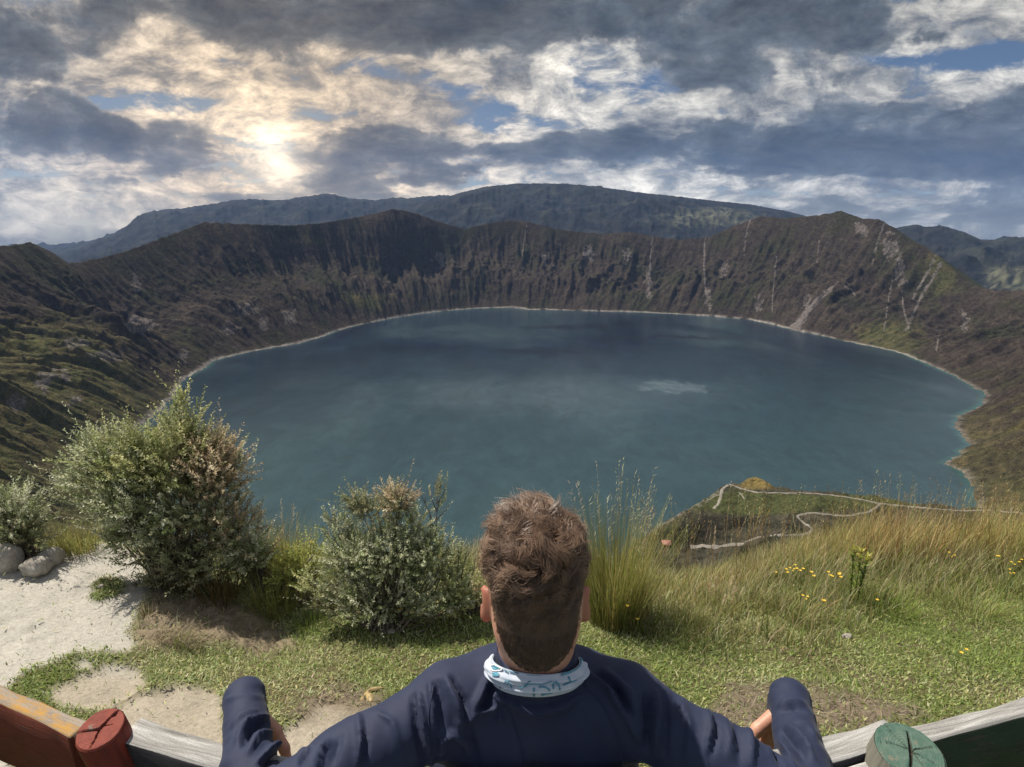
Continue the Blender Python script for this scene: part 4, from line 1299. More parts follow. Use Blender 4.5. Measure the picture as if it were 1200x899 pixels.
# ------------------------------------------------------------------ bushes
def shrub(px, py, depth_pt, lobes, nshoot, cols, name='silvery_shrub', label=None, leafL=(.017, .032), leafW=.0088, shootL=(.07, .15), tip=None, spikes=(), seed=0, leaves=20, stems=16, up=.75):
    """lobes: (px, py, rx_px, ry_px, weight, colour index set) seen at the depth of the shrub"""
    rng = np.random.default_rng(100 + seed)
    base = depth_pt
    _, _, dep = project(base)
    root = empty(name, base)
    tag(root, label, 'shrub')
    k = dep / 715.0
    lobes = [(l[0], l[1], l[2] * (.86 if seed == 2 else .93 if seed == 1 else 1), l[3] * (.9 if seed in (1, 2) else 1)) + tuple(l[4:]) for l in lobes]
    wts = np.array([l[4] * l[2] * l[3] for l in lobes], float); wts /= wts.sum()
    Bs, Cs, Dr = [], [], []
    for l, w in zip(lobes, wts):
        n = int(nshoot * w)
        c0 = at(l[0], l[1], float(dep)) - base
        d = rng.normal(size=(n, 3)); d /= np.linalg.norm(d, axis=1)[:, None]
        r = rng.random(n) ** .38
        rx, rz = l[2] * k, l[3] * k
        ry = (rx + rz) * .5 * (l[6] if len(l) > 6 else .85)
        p = c0 + d * r[:, None] * np.array([rx, ry, rz])
        Bs.append(p)
        dr = d * np.array([.8, .8, .5]) + np.array([0, 0, up]) + .35 * rng.normal(size=(n, 3))
        Dr.append(dr / np.linalg.norm(dr, axis=1)[:, None])
        cs = np.asarray(cols[l[5]], float)
        cc = cs[rng.integers(0, len(cs), n)] * (1 + .18 * rng.normal(size=(n, 1)))
        Cs.append(cc)
    B = np.concatenate(Bs); D = np.concatenate(Dr); C = np.clip(np.concatenate(Cs), .01, .8)
    # tall shoots that stand out of the crown
    for (sx, sy, ex, ey, cnt, ci) in spikes:
        a = at(sx, sy, float(dep)) - base; b = at(ex, ey, float(dep)) - base
        f = rng.random(cnt)
        p = a + (b - a) * f[:, None] + rng.normal(size=(cnt, 3)) * (.034 * (1 - f) + .006)[:, None]
        dd = (b - a) / np.linalg.norm(b - a) + .3 * rng.normal(size=(cnt, 3))
        B = np.concatenate([B, p]); D = np.concatenate([D, dd / np.linalg.norm(dd, axis=1)[:, None]])
        cs = np.asarray(cols[ci], float)
        C = np.concatenate([C, cs[rng.integers(0, len(cs), cnt)] * (1 + .15 * rng.normal(size=(cnt, 1)))])
    gz = ground_h(base[0] + B[:, 0], base[1] + B[:, 1]) - base[2]
    keep = B[:, 2] > gz + .01
    B, D, C = B[keep], D[keep], C[keep]
    q = B / .16
    cl = fbm(q[:, 0] + seed * 7, q[:, 1], q[:, 2], 3, .6)
    keep = rng.random(len(B)) < sst(-.26, .16, cl) * .98 + .02
    B, D, C, q = B[keep], D[keep], C[keep], q[keep]
    C = C * 1.35 * (1 + .50 * np.clip(fbm(q[:, 0] * 1.7, q[:, 1] * 1.7 + 5, q[:, 2] * 1.7, 2), -.6, .7))[:, None]
    n = len(B)
    SL = rng.uniform(*shootL, n) * (1 + .9 * (rng.random(n) < .12))
    # leaves along each shoot
    m = leaves
    f = (np.arange(m)[None] + rng.random((n, m))) / m
    P = B[:, None] + D[:, None] * (SL[:, None] * f)[..., None]
    ref = np.where(np.abs(D[:, 2:3]) < .9, np.array([[0, 0, 1.0]]), np.array([[1.0, 0, 0]]))
    a1 = np.cross(D, ref); a1 /= np.linalg.norm(a1, axis=1)[:, None]
    a2 = np.cross(D, a1)
    th = np.arange(m)[None] * 2.399 + rng.uniform(0, 6.28, (n, 1))
    rad = np.cos(th)[..., None] * a1[:, None] + np.sin(th)[..., None] * a2[:, None]
    open_ = rng.uniform(.35, 1.1, (n, m))[..., None]
    ld = D[:, None] * np.cos(open_) + rad * np.sin(open_)
    side = np.cross(ld, D[:, None] + .01); side /= np.linalg.norm(side, axis=-1, keepdims=True) + 1e-9
    nrm = np.cross(side, ld)
    LL = rng.uniform(*leafL, (n, m))[..., None] * (1.15 - .55 * f)[..., None]
    LW = leafW * rng.uniform(.7, 1.25, (n, m))[..., None]
    p0 = P
    pm = P + ld * LL * .5 - nrm * LL * .02
    V = np.stack([p0, pm - side * LW * .5 + nrm * LW * .18, P + ld * LL, pm + side * LW * .5 + nrm * LW * .18, pm], 2)   # n,m,5,3
    V = V.reshape(-1, 3)
    tot = n * m
    o5 = np.arange(tot)[:, None] * 5
    T = np.concatenate([o5 + np.array([[0, 1, 4]]), o5 + np.array([[1, 2, 4]]), o5 + np.array([[2, 3, 4]]), o5 + np.array([[3, 0, 4]])])
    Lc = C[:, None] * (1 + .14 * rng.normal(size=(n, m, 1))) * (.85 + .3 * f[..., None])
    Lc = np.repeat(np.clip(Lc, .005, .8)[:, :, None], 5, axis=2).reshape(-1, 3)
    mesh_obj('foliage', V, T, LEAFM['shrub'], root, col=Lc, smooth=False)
    # woody stems from the foot to the shoots
    mb = MB()
    idx = rng.choice(n, min(n, stems * 9), replace=False)
    for q, i in enumerate(idx):
        a = np.array([rng.normal() * .05, rng.normal() * .05, -.03])
        b = B[i]
        mid = a * .45 + b * .55 + np.array([rng.normal() * .03, rng.normal() * .03, -.06 * np.linalg.norm(b)])
        s = np.linspace(0, 1, 7)[:, None]
        pts = (1 - s) ** 2 * a + 2 * s * (1 - s) * mid + s * s * b
        pts[1:-1] += rng.normal(size=(5, 3)) * .008
        mb.tube(pts, np.linspace(.008 if q < stems else .0045, .0018, 7), 5, np.array([.16, .125, .09]) * rng.uniform(.7, 1.3))
    mb.build('stem', BARK, root)
    return root


def build_bushes():
    global BARK
    LEAFM['shrub'] = leaf_material('silver_leaf', .40, .5, .35)
    t = NT('shrub_bark'); c = t.attr('Col'); nz = t.noise(t.obj_co(), 40, 4, .6)
    t.pbsdf(t.mix(1.0, c, t.ramp(nz, [(.3, .6), (.7, 1.4)]), 'MULTIPLY'), .9)
    BARK = t.m
    sil = [(.27, .285, .175), (.33, .335, .21), (.22, .24, .125), (.38, .385, .27), (.17, .20, .085)]
    grn = [(.25, .265, .115), (.30, .305, .135), (.20, .22, .085), (.34, .33, .16)]
    brn = [(.38, .30, .19), (.33, .25, .155), (.44, .365, .25), (.25, .21, .13)]
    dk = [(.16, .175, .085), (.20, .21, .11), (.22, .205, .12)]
    cols = [sil, grn, brn, dk]
    base = ground_pt(205, 688)
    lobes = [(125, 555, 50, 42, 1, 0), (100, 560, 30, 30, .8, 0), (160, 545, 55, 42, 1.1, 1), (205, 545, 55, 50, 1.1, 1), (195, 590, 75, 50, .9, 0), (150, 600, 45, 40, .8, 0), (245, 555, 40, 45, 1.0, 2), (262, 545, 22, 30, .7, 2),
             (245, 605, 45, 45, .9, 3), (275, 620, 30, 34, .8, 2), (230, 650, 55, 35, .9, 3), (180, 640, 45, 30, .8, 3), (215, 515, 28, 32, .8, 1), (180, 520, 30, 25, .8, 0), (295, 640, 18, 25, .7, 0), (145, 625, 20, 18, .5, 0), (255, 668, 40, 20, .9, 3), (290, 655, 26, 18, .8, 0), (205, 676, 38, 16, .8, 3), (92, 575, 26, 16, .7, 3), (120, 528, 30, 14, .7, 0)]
    shrub(205, 688, base, lobes, 5200, cols, label='large silvery green bush with a browned right side standing beside the sand path', seed=1,
          spikes=[(205, 535, 211, 470, 60, 1), (198, 530, 197, 490, 16, 0), (228, 530, 233, 478, 20, 1), (138, 545, 141, 505, 12, 0), (255, 535, 258, 510, 12, 2), (277, 575, 283, 535, 10, 0), (100, 545, 96, 525, 8, 0), (225, 520, 218, 487, 14, 1)])
    base = ground_pt(455, 735)
    lobes = [(455, 650, 56, 34, 1.1, 0), (412, 655, 34, 32, 1, 0), (502, 655, 38, 32, 1, 0), (450, 695, 76, 30, 1, 0), (512, 695, 42, 28, .9, 0), (445, 597, 30, 20, 1.1, 3), (428, 592, 24, 15, .9, 3), (464, 588, 22, 16, .7, 2), (396, 622, 22, 15, .8, 0),
             (405, 702, 38, 26, .7, 3), (372, 690, 20, 24, .5, 1), (540, 700, 18, 22, .6, 1), (482, 618, 36, 16, .8, 0), (534, 680, 18, 26, .5, 1), (440, 565, 12, 10, .4, 2)]
    mid = shrub(455, 735, base, lobes, 4200, cols, label='smaller silvery bush with dark bare twigs on its right, left of the man\'s head', seed=2, leafL=(.013, .024), leafW=.0065, shootL=(.05, .11),
          spikes=[(512, 600, 514, 568, 22, 3), (428, 590, 427, 565, 6, 2), (448, 585, 446, 562, 6, 0)])
    b2 = ground_pt(352, 702)
    shrub(352, 702, b2, [(345, 672, 22, 20, 1, 1), (362, 660, 16, 18, .8, 1), (335, 690, 18, 12, .8, 1)], 420, [sil_ for sil_ in (cols[1], [(.34, .34, .10), (.28, .30, .08)], cols[2], cols[3])], name='low_shrub', label='low yellow green shrub filling the gap between the two silvery bushes', seed=6, leafL=(.012, .022))
    b3 = ground_pt(548, 716)
    shrub(548, 716, b3, [(545, 690, 18, 22, 1, 0), (556, 702, 14, 14, .8, 2), (535, 705, 16, 12, .8, 3)], 300, [cols[1], cols[0], cols[2], cols[3]], name='low_shrub', label='small olive brown shrub between the smaller silvery bush and the man\'s head', seed=7, leafL=(.010, .020))
    # bare twigs
    tw = MB()
    _, _, dep = project(base)
    dep = float(dep)
    for pts in ([(508, 650), (511, 620), (512, 590), (514, 566)], [(510, 630), (503, 600), (494, 582), (488, 572)], [(511, 610), (520, 600), (527, 592)], [(498, 590), (499, 578)], [(512, 600), (506, 585), (505, 575)], [(476, 610), (476, 585), (475, 570)], [(512, 590), (519, 580), (522, 570)],
                [(540, 680), (545, 655), (548, 640)], [(545, 655), (552, 645)], [(535, 680), (538, 650), (536, 640)], [(548, 690), (556, 665), (557, 650)], [(500, 640), (505, 615), (503, 600)]):
        q = np.array([at(x, y, dep) for x, y in pts])
        tw.tube(q, np.linspace(.0032, .0012, len(q)), 5, (.13, .11, .10))
    o = tw.build('bare_twigs', BARK, None)
    sh = mid
    o.parent = sh
    o.location = -base if False else (-base[0], -base[1], -base[2])
    base = ground_pt(22, 652)
    shrub(22, 652, base, [(15, 605, 34, 26, 1, 0), (-15, 610, 30, 30, 1, 0), (35, 625, 22, 20, .8, 3), (10, 630, 30, 18, .8, 3), (-30, 630, 30, 20, .8, 3)], 1300, cols, label='low grey green shrub behind the boulders at the left edge', seed=3, spikes=[(40, 610, 44, 590, 8, 0)])
    base = ground_pt(300, 690)
    shrub(300, 690, base, [(292, 655, 16, 18, 1, 0), (305, 648, 12, 12, 1, 2), (300, 672, 18, 14, 1, 3)], 420, cols, label='small grey brown shrub at the lower right of the large bush', seed=4, leafL=(.012, .022))


def build_hut():
    """small shelter with a faded red roof below the rim"""
    p = march(781, 640, spur_height, 120, 700)
    root = empty('shelter', p)
    tag(root, 'tiny shelter with a faded red roof on the dark slope below the tall tussock', 'shelter')
    t = NT('faded_red_sheet'); nz = t.noise(t.obj_co(), 1.5, 4, .6)
    t.pbsdf(t.ramp(nz, [(.3, (.27, .10, .08)), (.7, (.36, .16, .13))]), .6)
    t2 = NT('shelter_wall'); t2.pbsdf((.10, .085, .07), .9)
    b = MB()
    w, d, h = 2.1, 1.5, 1.6
    V = [(-w, -d, -1), (w, -d, -1), (w, d, -1), (-w, d, -1), (-w, -d, h), (w, -d, h), (w, d, h + .7), (-w, d, h + .7)]
    b.add(V, Q=[(0, 1, 5, 4), (1, 2, 6, 5), (2, 3, 7, 6), (3, 0, 4, 7)])
    b.build('wall', t2.m, root, smooth=False)
    r = MB()
    e = .35
    top = [(-w - e, -d - e, h - .05), (w + e, -d - e, h - .05), (w + e, d + e, h + .95), (-w - e, d + e, h + .95)]
    r.add(top + [(x, y, z + .12) for x, y, z in top], Q=[(3, 2, 1, 0), (4, 5, 6, 7), (0, 1, 5, 4), (1, 2, 6, 5), (2, 3, 7, 6), (3, 0, 4, 7)])
    r.build('roof', t.m, root, smooth=False)


# ------------------------------------------------------------------ bench
def wood_material(name, top_stops, face_col=None, face_wear=(.16, .14, .12), wear=.42, top_paint=None, paint_keep=.5):
    """weathered board: grain runs along the board ('guide' = along, across, which face)"""
    t = NT(name)
    g = t.attr('guide', 'Vector')
    sp = t.n('ShaderNodeSeparateXYZ'); t.l(g, sp.inputs[0])
    face = t.math('GREATER_THAN', sp.outputs[2], .5)       # 1 on the face towards the path
    mp = t.n('ShaderNodeMapping'); t.l(g, mp.inputs[0]); mp.inputs['Scale'].default_value = (5, 110, 3)
    grain = t.noise(mp.outputs[0], 1.0, 7, .68, .5)
    mp2 = t.n('ShaderNodeMapping'); t.l(g, mp2.inputs[0]); mp2.inputs['Scale'].default_value = (22, 40, 5)
    bl = t.noise(mp2.outputs[0], 1.0, 6, .65)
    fine = t.noise(g, 420, 3, .6)
    top = t.ramp(grain, top_stops)
    top = t.mix(1.0, top, t.ramp(fine, [(.3, .72), (.7, 1.22)]), 'MULTIPLY')
    if top_paint is not None:
        keep = t.maprange(t.math('ADD', t.math('MULTIPLY', bl, .6), t.math('MULTIPLY', grain, .4)), paint_keep + .06, paint_keep - .06)
        top = t.mix(keep, top, top_paint)
    col = top
    if face_col is not None:
        mp3 = t.n('ShaderNodeMapping'); t.l(g, mp3.inputs[0]); mp3.inputs['Scale'].default_value = (9, 60, 3)
        w = t.noise(mp3.outputs[0], 1.0, 6, .6)
        fc = t.mix(t.maprange(w, wear, wear - .08), face_col, face_wear)
        fc = t.mix(1.0, fc, t.ramp(bl, [(.3, .78), (.7, 1.2)]), 'MULTIPLY')
        col = t.mix(face, top, fc)
    h = t.math('ADD', grain, t.math('MULTIPLY', fine, .15))
    t.pbsdf(col, .85, t.bump(h, .8, .004), Specular_IOR_Level=.25)
    return t.m


def board(name, path, thick, height, mat, parent, top_z, drop_near=0.0, slant=(0, 0), nseg=40, split=None):
    """a board standing on edge that follows path (x, y); split = a long ridge: near part lower by that much"""
    path = np.array(path, float)
    s = np.concatenate([[0], np.cumsum(np.linalg.norm(np.diff(path, axis=0), axis=1))])
    q = np.linspace(0, s[-1], nseg)
    P = np.stack([np.interp(q, s, path[:, i]) for i in range(2)], -1)
    tn = np.gradient(P, axis=0); tn /= np.linalg.norm(tn, axis=1)[:, None]
    nr = np.stack([-tn[:, 1], tn[:, 0]], -1)
    nr *= np.sign(nr[:, 1:2] + 1e-9)                    # away from the viewer
    b = .004
    h = thick / 2
    prof = [(h, -height), (h, -b), (h - b, 0)]
    if split is None:
        prof += [(h * .3, 0.0006), (-h * .3, -.0004)]
    else:
        prof += [(.002, -.001), (-.002, -split)]
    low = 0 if split is None else -split - drop_near
    prof += [(-h + b, low), (-h, low - b), (-h, -height)]
    prof = np.array(prof)
    m = len(prof)
    V, G = [], []
    per = np.concatenate([[0], np.cumsum(np.linalg.norm(np.diff(prof, axis=0), axis=1))])
    for i in range(nseg):
        f = q[i] / s[-1]
        for j in range(m):
            o, z = prof[j]
            k = 0.0
            if slant[0] and f < .2: k = slant[0] * (1 - f / .2)
            if slant[1] and f > .8: k = slant[1] * (f - .8) / .2
            zz = z * (1 - k) if z < -.02 else z
            wob = .0012 * math.sin(17 * q[i] + j) + .0010 * math.sin(41 * q[i] + 2 * j)
            V.append((P[i, 0] + nr[i, 0] * (o + wob), P[i, 1] + nr[i, 1] * (o + wob), top_z + zz + wob * .6))
            G.append((q[i] + hash(name) % 7, per[j], 1.0 if j >= m - 2 else 0.0))
    V = np.array(V); G = np.array(G)
    # doubled vertices on the near edge so that paint ends crisply there
    F = grid_faces(nseg, m, wrap=True)
    e0 = np.arange(m); e1 = (nseg - 1) * m + np.arange(m)
    caps = [np.array([e0[::-1]]), np.array([e1])]
    o = mesh_obj(name, V, [F] + caps, mat, parent, attrs={'guide': G}, smooth=False)
    return o


def log_post(name, top, axis, r, length, mat_top, mat_side, parent, cracks, label, tilt, seed):
    """a round post: bark-free side, sawn top with drying cracks"""
    top = np.array(top, float); ax = np.array(axis, float); ax /= np.linalg.norm(ax)
    nT = 120
    th = np.linspace(0, 2 * np.pi, nT, endpoint=False)
    e1 = np.array([1.0, 0, 0]); e2 = np.array([0, 1.0, 0])     # sawn level, whatever the lean of the post
    # the sawn plane leans towards the viewer
    def top_off(x, y): return y * math.tan(tilt)      # far side higher
    rr = r * (1 + .035 * fbm(np.cos(th) * 1.5, np.sin(th) * 1.5, seed, 3))
    nr = 44
    V, Ct, Rg = [], [], []
    for k in np.linspace(0, 1, nr):
        rad = rr * (k if k < .97 else .97 + (k - .97) * .7)
        x, y = rad * np.cos(th), rad * np.sin(th)
        h = np.zeros(nT)
        dk = np.zeros(nT)
        for pts, w in cracks:
            jx = .0016 * fbm(x * 120, y * 120, seed, 2)
            d, al = seg_dist(x + jx, y + jx, [(a * r, b_ * r) for a, b_ in pts])
            wd = w * r * (1.0 - .55 * al)
            dk = np.maximum(dk, sst(1.1, .35, d / wd))
        h -= .007 * dk
        h += (.00025 * np.sin(k * r * 1700 + 2.5 * fbm(np.cos(th) * 2, np.sin(th) * 2, seed, 2)) + .0008 * fbm(x * 90, y * 90, seed, 3)) * (1 - dk)
        h -= .004 * sst(.93, 1.0, k)
        off = top_off(x, y) + h
        V.append(top + x[:, None] * e1 + y[:, None] * e2 + off[:, None] * np.array([0, 0, 1.0]))
        Ct.append(dk); Rg.append(k + .05 * fbm(np.cos(th) * 2, np.sin(th) * 2, seed + k, 2))
    Vt = np.concatenate(V)
    mesh_obj('sawn_top', Vt, grid_faces(nr, nT, wrap=True)[:, ::-1], mat_top, parent, attrs={'crack': np.concatenate(Ct), 'ring': np.concatenate(Rg)})
    ns = 60
    V, A = [], []
    for k in np.linspace(0, 1, ns):
        grain = .0012 * ridged(th * 6, np.full(nT, k * 1.3), seed, 3)
        rad = rr * (.99 + .05 * k) + grain
        x, y = rad * np.cos(th), rad * np.sin(th)
        V.append(top + x[:, None] * e1 + y[:, None] * e2 + ((top_off(x, y) - .004) * (1 - k))[:, None] * np.array([0, 0, 1.0]) + (length * k) * ax)
        A.append(np.stack([th * r, np.full(nT, k * length), np.zeros(nT)], -1))
    return mesh_obj('post', np.concatenate(V), grid_faces(ns, nT, wrap=True), mat_side, parent, attrs={'guide': np.concatenate(A)})


def post_materials(name, top_a, top_b, side_a, side_b):
    t = NT(name + '_sawn_top')
    co = t.obj_co()
    ck = t.attr('crack', 'Fac')
    nz = t.noise(co, 70, 6, .65); n2 = t.noise(co, 16, 4, .6)
    col = t.mix(t.maprange(t.math('ADD', t.math('MULTIPLY', nz, .6), t.math('MULTIPLY', n2, .4)), .38, .62), top_a, top_b)
    chip = t.noise(co, 38, 7, .72)
    col = t.mix(t.maprange(chip, .60, .66), col, (.20, .165, .125))
    ringd = t.math('SINE', t.math('MULTIPLY', t.attr('ring', 'Fac'), 75.0))
    col = t.mix(t.maprange(ringd, .2, 1.0, 0.0, .30), col, (.05, .035, .028))
    col = t.mix(ck, col, (.035, .025, .018))
    t.pbsdf(col, .75, t.bump(nz, .6, .002), Specular_IOR_Level=.3)
    s = NT(name + '_post_side')
    g = s.attr('guide', 'Vector')
    mp = s.n('ShaderNodeMapping'); s.l(g, mp.inputs[0]); mp.inputs['Scale'].default_value = (90, 5, 1)
    gr = s.noise(mp.outputs[0], 1.0, 6, .65, .4)
    mp2 = s.n('ShaderNodeMapping'); s.l(g, mp2.inputs[0]); mp2.inputs['Scale'].default_value = (30, 14, 1)
    bl = s.noise(mp2.outputs[0], 1.0, 5, .6)
    col = s.mix(s.maprange(s.math('ADD', s.math('MULTIPLY', gr, .6), s.math('MULTIPLY', bl, .4)), .40, .60), side_a, side_b)
    s.pbsdf(col, .65, s.bump(gr, .6, .003), Specular_IOR_Level=.35)
    return t.m, s.m


def curve_y(x):
    return .745 + .105 * (x / .62) ** 2


def build_bench():
    root = empty('wooden_bench', (0.02, .82, 0))
    tag(root, 'curved wooden bench with worn painted backrest boards between a red and a green post', 'bench')
    inv = Vector((-0.02, -.82, 0))
    grey = [(.30, (.12, .112, .10)), (.5, (.29, .28, .262)), (.68, (.47, .46, .44))]
    m_mid = wood_material('grey_board', grey, (.028, .026, .030), (.10, .085, .07), .36)
    m_left = wood_material('yellow_red_board', [(.3, (.16, .13, .10)), (.7, (.36, .31, .25))], (.125, .030, .017), (.055, .045, .045), .40, (.40, .22, .055), .48)
    m_right = wood_material('grey_green_board', grey, (.024, .042, .025), (.055, .05, .042), .46)
    m_seat = wood_material('seat_board', grey)
    xs = np.linspace(-.655, .655, 24)
    o1 = board('backrest_board', [(x, curve_y(x)) for x in xs], .050, .115, m_mid, root, .848, nseg=90)
    o1['label'] = 'weathered grey board with a dark back, behind the man'
    xr = np.linspace(.30, .66, 12)
    o2 = board('backrest_board', [(-.735, .857), (-.84, .90), (-.95, .945), (-1.06, .985)], .034, .135, m_left, root, .850, slant=(0, .45), nseg=50)
    o2['label'] = 'outer board with worn yellow top edge and dark red back'
    o3 = board('backrest_board', [(.665, .842), (.78, .872), (.90, .905), (1.02, .945)], .036, .145, m_right, root, .850, slant=(0, .4), nseg=50)
    o3['label'] = 'outer board with grey top edge and dark green back'
    o4 = board('backrest_batten', [(x, curve_y(x) - .046) for x in xr], .036, .06, m_mid, root, .838, nseg=40)
    # seat boards, carried by low stumps
    for y0 in (.93, 1.045):
        board('seat_board', [(-.62, y0 + .05), (-.3, y0 + .005), (0, y0), (.3, y0 + .005), (.64, y0 + .05)], .10, .045, m_seat, root, .415, nseg=40)
    rt, rs = post_materials('red', (.24, .050, .030), (.17, .034, .022), (.18, .026, .014), (.095, .016, .011))
    gt, gs = post_materials('green', (.038, .098, .072), (.115, .165, .128), (.20, .185, .15), (.10, .10, .08))
    p1 = log_post('post', (-.684, .838, .872), (.26, .02, -1), .0360, .95, rt, rs, root, [([(-.02, -.05), (-.5, -.12), (-1.0, -.22)], .085), ([(0, -.02), (.14, .42), (.30, .75)], .10), ([(.26, .62), (.36, .85)], .12), ([(0, -.04), (.06, -.45), (.09, -.9)], .06), ([(.15, .1), (.5, .2)], .025)], None, R(14), 3)
    p1['label'] = 'red painted round post with a cracked top'
    p2 = log_post('post', (.632, .792, .875), (-.30, .05, -1), .0495, .96, gt, gs, root, [([(.02, -.05), (.12, .2), (.30, .62)], .085), ([(0, -.05), (-.2, -.4), (-.5, -.8)], .07), ([(0, 0), (-.45, .2), (-.9, .3)], .025), ([(0, 0), (.5, .05), (.9, .1)], .025), ([(-.05, .05), (-.2, .5), (-.3, .9)], .025), ([(.1, -.1), (.5, -.45)], .025), ([(.05, -.1), (.15, -.8)], .03)], None, R(9), 8)
    p2['label'] = 'green painted round post with a split grey side'
    # low stumps under the seat
    for x in (-.45, .48):
        mb = MB()
        mb.tube([(x, 1.0, -.25), (x, 1.0, .1), (x, 1.0, .369)], [.07, .068, .066], 16, (.2, .18, .15))
        mb.build('leg', gs, root)
    for ch in root.children:
        ch.location = inv
    return root


# ------------------------------------------------------------------ signed-distance figures
class SDF:
    def __init__(s, lo, hi, vox):
        s.lo = np.array(lo, float); s.v = vox
        s.n = np.ceil((np.array(hi) - lo) / vox).astype(int) + 1
        s.a = np.full(s.n, .06, np.float32)

    def sub(s, lo, hi, pad):
        i0 = np.maximum(np.floor((np.array(lo) - pad - s.lo) / s.v).astype(int), 0)
        i1 = np.minimum(np.ceil((np.array(hi) + pad - s.lo) / s.v).astype(int) + 1, s.n)
        if np.any(i1 <= i0): return None
        ax = [s.lo[k] + s.v * np.arange(i0[k], i1[k]) for k in range(3)]
        X, Y, Z = np.meshgrid(*ax, indexing='ij')
        return tuple(slice(a, b) for a, b in zip(i0, i1)), X, Y, Z

    def union(s, sl, d, k):
        a = s.a[sl]
        if k > 0:
            h = np.clip(.5 + .5 * (a - d) / k, 0, 1)
            s.a[sl] = a + (d - a) * h - k * h * (1 - h)
        else:
            s.a[sl] = np.minimum(a, d)

    def capsule(s, A, B, ra, rb, k=.02, squash=None):
        A, B = np.array(A, float), np.array(B, float)
        r = max(ra, rb)
        g = s.sub(np.minimum(A, B) - r, np.maximum(A, B) + r, .05)
        if g is None: return
        sl, X, Y, Z = g
        ab = B - A
        t = np.clip(((X - A[0]) * ab[0] + (Y - A[1]) * ab[1] + (Z - A[2]) * ab[2]) / (ab @ ab + 1e-12), 0, 1)
        d = np.sqrt((X - A[0] - t * ab[0]) ** 2 + (Y - A[1] - t * ab[1]) ** 2 + (Z - A[2] - t * ab[2]) ** 2) - (ra + (rb - ra) * t)
        s.union(sl, d, k)

    def ell(s, C, rad, k=.02, rot=None, cut=False):
        C = np.array(C, float); rad = np.array(rad, float)
        m = rad.max()
        g = s.sub(C - m, C + m, .05)
        if g is None: return
        sl, X, Y, Z = g
        P = np.stack([X - C[0], Y - C[1], Z - C[2]], -1)
        if rot is not None:
            P = P @ np.array(Matrix.Rotation(rot[0], 3, rot[1]))
        k0 = np.linalg.norm(P / rad, axis=-1); k1 = np.linalg.norm(P / rad ** 2, axis=-1)
        d = k0 * (k0 - 1) / (k1 + 1e-9)
        if cut:
            a = s.a[sl]
            h = np.clip(.5 - .5 * (a + d) / max(k, 1e-4), 0, 1)
            s.a[sl] = a + (-d - a) * h + k * h * (1 - h)
        else:
            s.union(sl, d, k)

    def halfspace_cut(s, P0, N, lo, hi):
        """removes what lies beyond the plane, inside a box"""
        g = s.sub(lo, hi, 0)
        sl, X, Y, Z = g
        N = np.array(N, float) / np.linalg.norm(N)
        d = (X - P0[0]) * N[0] + (Y - P0[1]) * N[1] + (Z - P0[2]) * N[2]
        s.a[sl] = np.maximum(s.a[sl], d)

    def mesh(s):
        import openvdb as vdb
        g = vdb.FloatGrid(.06)
        g.copyFromArray(s.a)
        pts, quads = g.convertToQuads(isovalue=0.0)
        V = np.asarray(pts, float) * s.v + s.lo
        Q = np.asarray(quads, int)
        # outward orientation
        q = V[Q]
        n = np.cross(q[:, 2] - q[:, 0], q[:, 3] - q[:, 1])
        vol = np.einsum('ij,ij->i', q.mean(1), n).sum()
        if vol < 0: Q = Q[:, ::-1]
        return V, Q


def vert_normals(V, Q):
    q = V[Q]
    n = np.cross(q[:, 2] - q[:, 0], q[:, 3] - q[:, 1])
    N = np.zeros_like(V)
    for k in range(4): np.add.at(N, Q[:, k], n)
    return N / (np.linalg.norm(N, axis=1)[:, None] + 1e-12)


def smooth_mesh(V, Q, it=6, lam=.5):
    E = np.concatenate([Q[:, [0, 1]], Q[:, [1, 2]], Q[:, [2, 3]], Q[:, [3, 0]]])
    cnt = np.bincount(E[:, 0], minlength=len(V)) + np.bincount(E[:, 1], minlength=len(V))
    for i in range(it):
        S = np.zeros_like(V)
        for c in range(3):
            S[:, c] = np.bincount(E[:, 0], V[E[:, 1], c], len(V)) + np.bincount(E[:, 1], V[E[:, 0], c], len(V))
        l = lam if i % 2 == 0 else -lam * .9
        V = V + l * (S / np.maximum(cnt, 1)[:, None] - V)
    return V


HD_L, HD_R = (.08, -.04, -.99), (-.16, -.06, -.98)    # the way the hands hang
MX = .040                                   # the man sits a little right of the view axis
SH_L, EL_L, WR_L = np.array([MX - .152, .862, .890]), np.array([-.380, .704, .838]), np.array([-.490, .938, .842])
SH_R, EL_R, WR_R = np.array([MX + .155, .862, .890]), np.array([.444, .716, .838]), np.array([.518, .955, .824])
HEAD = np.array([MX - .001, .880, 1.108])


def torso(s, g):
    """trunk with shoulders; g inflates it for cloth"""
    s.ell((MX, .905, .86), (.176 + g, .098 + g, .105 + g), .03)
    s.ell((MX, .925, .70), (.190 + g, .105 + g, .15 + g), .05)
    s.ell((MX, .985, .55), (.158 + g, .115 + g, .12 + g), .05)
    s.ell((MX, 1.02, .49), (.172 + g, .125 + g, .085 + g), .05)
    # shoulder girdle and the slope of the neck muscles
    s.capsule((MX - .06, .885, .905), SH_L + [.012, 0, .010], .042 + g, .056 + g, .04)
    s.capsule((MX + .06, .885, .907), SH_R + [-.012, 0, .010], .042 + g, .056 + g, .04)
    s.capsule((MX, .885, .89), (MX, .885, .95), .072 + g, .052 + g, .03)
    # shoulder blades
    s.ell((MX - .085, .835, .825), (.060 + g, .030 + g, .075 + g), .04)
    s.ell((MX + .085, .835, .825), (.060 + g, .030 + g, .075 + g), .04)


